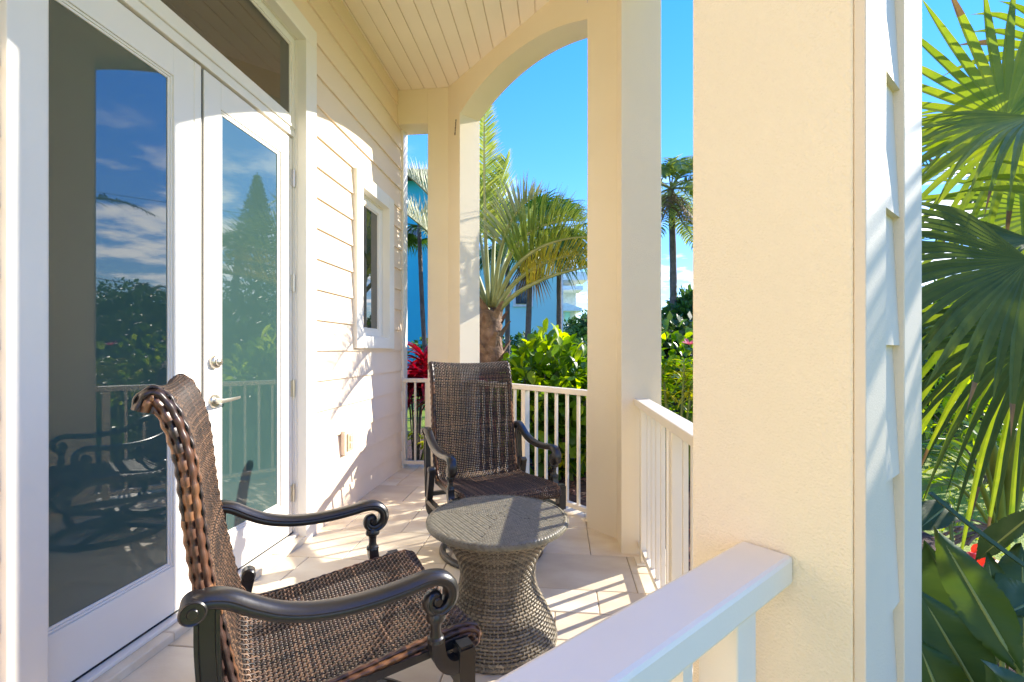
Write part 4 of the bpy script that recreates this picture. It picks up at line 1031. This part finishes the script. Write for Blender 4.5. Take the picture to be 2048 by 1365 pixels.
for x in (1128, 1142, 1156, 1172): hb(x, x + 2, 29, .07, zz_(544, 29), zz_(515, 29), 'balcony_post', 'fwhite', ph)
hb(1112, 1176, 29, .08, zz_(517, 29), zz_(514, 29), 'balcony_rail', 'fwhite', ph)
m = MB(); a_, b_, c_ = (1112, 640), (1162, 618), (1128, 606)
f = 27 - O.dot(FW); lx = lambda x: (x - 1024) / FPX * 27 - O.dot(RT)
m.extr([(lx(1100), f, zz_(622, 27)), (lx(1164), f, zz_(622, 27)), (lx(1164), f, zz_(617, 27)), (lx(1132), f, zz_(606, 27)), (lx(1100), f, zz_(617, 27))], (0, 3, 0)); m.build('porch_roof', 'mroof', ph)
hb(1112, 1150, 28, 2.5, GZ, zz_(624, 28), 'porch_wall', 'fwhite', ph); hb(1130, 1140, 27.9, .08, zz_(644, 28), zz_(624, 28), 'window', 'turq', ph)
hb(1120, 1180, 26.5, .06, zz_(644, 26.5), zz_(642, 26.5), 'fence_rail', 'fwhite', ph)
for i in range(9): hb(1122 + i * 7, 1123.2 + i * 7, 26.5, .05, GZ, zz_(643, 26.5), 'fence_post', 'fwhite', ph)

# ------------------------------------------------------------------ trees and hedges that close the view and fill the reflections
def broad(name, label, c, rad, nc, nl, ls, seed, m='tree', grp=None, tr=.12):
    r = random.Random(seed); b = gnd(Vector(c)); t = thing(name, label, 'tree', b, 0, grp); cz = Vector(c) - b
    MB().tube([(0, 0, 0), cz * .5, cz], tr, 8, scale=[1.3, 1, .5]).build('trunk', 'barkg', t)
    k = MB(); clumps(k, cz, rad, nc, nl, ls, r); o = k.build('crown', m, t); o['kind'] = 'stuff'; return t
def bt_(px, py, zc, rad, seed, label, refl=False, m='tree', n=90, nl=60, ls=.16, name='broadleaf_tree'):
    p = at(px, py, zc); p = mir(p) if refl else p
    broad(name, label, p, rad, n, nl, ls, seed, m, 'garden trees and shrubs beyond the porch')
bt_(1392, 640, 13, (.8, .9, .75), 81, 'bushy shrub below the coconut palm in the gap between the columns', m='paln', ls=.2)
bt_(1345, 672, 15, (2.2, 1.5, .6), 82, 'dark shrub hedge behind the coconut palm trunk')
bt_(1200, 668, 24, (2.0, 2, 1.0), 83, 'far dark tree at the end of the pale house fence', ls=.25)
bt_(1010, 715, 13, (3.2, 1.2, .6), 84, 'low hedge at the foot of the turquoise house', m='paln')
bt_(2000, 640, 16, (3, 2, 1.6), 85, 'rounded garden tree beyond the lawn at the right edge', m='paln', ls=.22)
bt_(1900, 690, 12, (1.5, 1.2, .9), 86, 'low shrub beyond the lawn behind the fan palm leaves', m='paln', ls=.2)
# seen only in the door glass
for i, (px, py, zc, rad) in enumerate(((215, 740, 9, (1.2, 1, .9)), (300, 740, 10, (1.4, 1.2, .9)), (345, 690, 12, (1.0, 1, 1.0)), (470, 680, 18, (2.2, 2, 2.2)), (540, 660, 20, (2.4, 2, 2.6)), (250, 760, 7.5, (1.4, .8, .9)), (500, 760, 7.5, (1.4, .8, .9)), (590, 640, 24, (3, 2, 3.2)), (400, 680, 13, (1.4, 1.2, 1.2)), (150, 720, 11, (2, 1.5, 1.1)))):
    bt_(px, py, zc, rad, 90 + i, ['dense shrub reflected low in the left door glass', 'taller shrub reflected beside the left door edge', 'round tree reflected at the right edge of the left door glass', 'shrub reflected in the left part of the right door glass', 'tall shrub reflected under the pine in the right door glass', 'front shrub reflected behind the railing in the left glass', 'front shrub reflected behind the railing in the right glass', 'broad tree beyond the palms, reflected at the far door edge', 'broad tree behind the reflected shrubs between the doors', 'broad tree hidden from the porch past the right side'][i], True, ls=.15)
def mpalm(px, py, zc, label, ln, n, seed, **kw):
    c = mir(at(px, py, zc)); coconut(c, gnd(c) + RT * .3, label, n, ln, .1, seed, 'tree', (-.2, 1.1), grp='palms reflected in the door glass', **kw)
mpalm(242, 600, 24, 'small palm reflected above the hedge in the left door glass', 1.6, 11, 101, cnt=26, leafl=.4, lw=.05)
mpalm(300, 590, 26, 'taller palm reflected at the right of the left door glass', 2.0, 13, 102, cnt=26, leafl=.45, lw=.05)
mpalm(480, 480, 16, 'leaning palm reflected under the pine in the right door glass', 1.5, 12, 103, cnt=34)
c = mir(at(0, 440, 8.5)); t_ = mir(at(312, 432, 8.5))
coconut(c, gnd(c), 'coconut palm whose single drooping frond is reflected high in the left door glass', 6, 1.2, .12, 104, 'tree', (-.1, 1.0), extra=[((c, mir(at(180, 355, 8.5)), t_), 'tree')], cnt=60, lw=.022, leafl=.6)
# norfolk pine
pb = mir(at(515, 702, 26)); ptop = mir(at(515, 345, 26)).z; nb = gnd(pb)
np_ = thing('norfolk_pine', 'tall tiered pine reflected in the right door glass', 'tree', nb)
H = ptop - GZ; MB().tube([(0, 0, 0), (0, 0, H * .5), (0, 0, H)], .16, 8, scale=[1.2, .8, .15]).build('trunk', 'barkg', np_)
k = MB(); r = random.Random(5); z = 2.0
while z < H - .2:
    ln = (H - z) * .25 + .05; nbv = 7
    for i in range(nbv):
        a = i * 6.283 / nbv + z * 2; d = Vector((math.cos(a), math.sin(a), .12))
        for j in range(int(ln / .16) + 2):
            p = Vector((0, 0, z)) + d * ln * (j + 1) / (int(ln / .16) + 2)
            for q in range(5):
                e = (d + randdir(r) * 1.0 + Vector((0, 0, .3))).normalized(); s2 = e.cross(randdir(r)).normalized(); k.add([p - s2 * .045, p + s2 * .045, p + e * min(.34, .12 + ln * .2)], [(0, 1, 2)])
    z += max(.18, ln * .34)
o = k.build('crown', 'pine', np_); o['kind'] = 'stuff'
# power lines over the street, with their poles
pl0 = [mir(at(-250, 470, 34)), mir(at(700, 640, 30))]
for i, (dz, lb) in enumerate(((0, 'upper heavy cable strung between two wooden poles'), (-.42, 'lower thin cable strung between two wooden poles'), (6.0, 'highest cable crossing the sky between two wooden poles'))):
    a, b = pl0[0] + Vector((0, 0, dz)), pl0[1] + Vector((0, 0, dz)); m = MB().tube(bez(a, (a + b) / 2 - Vector((0, 0, .5)), b, 20), .028 if i == 0 else .016, 5)
    tag(m.build('power_cable', 'wire'), lb, 'cable', 'overhead cables')
for i, p in enumerate(pl0):
    t = thing('utility_pole', ('wooden utility pole at the far left end of the cables', 'wooden utility pole at the right end of the cables')[i], 'utility pole', gnd(p), 0, 'wooden utility poles'); h = p.z + 6.3 - GZ
    MB().tube([(0, 0, 0), (0, 0, h)], .14, 10, scale=[1.1, .8]).build('pole', 'pole', t); MB().box(-1, 1, -.06, .06, h - .4, h - .28).build('crossarm', 'pole', t)
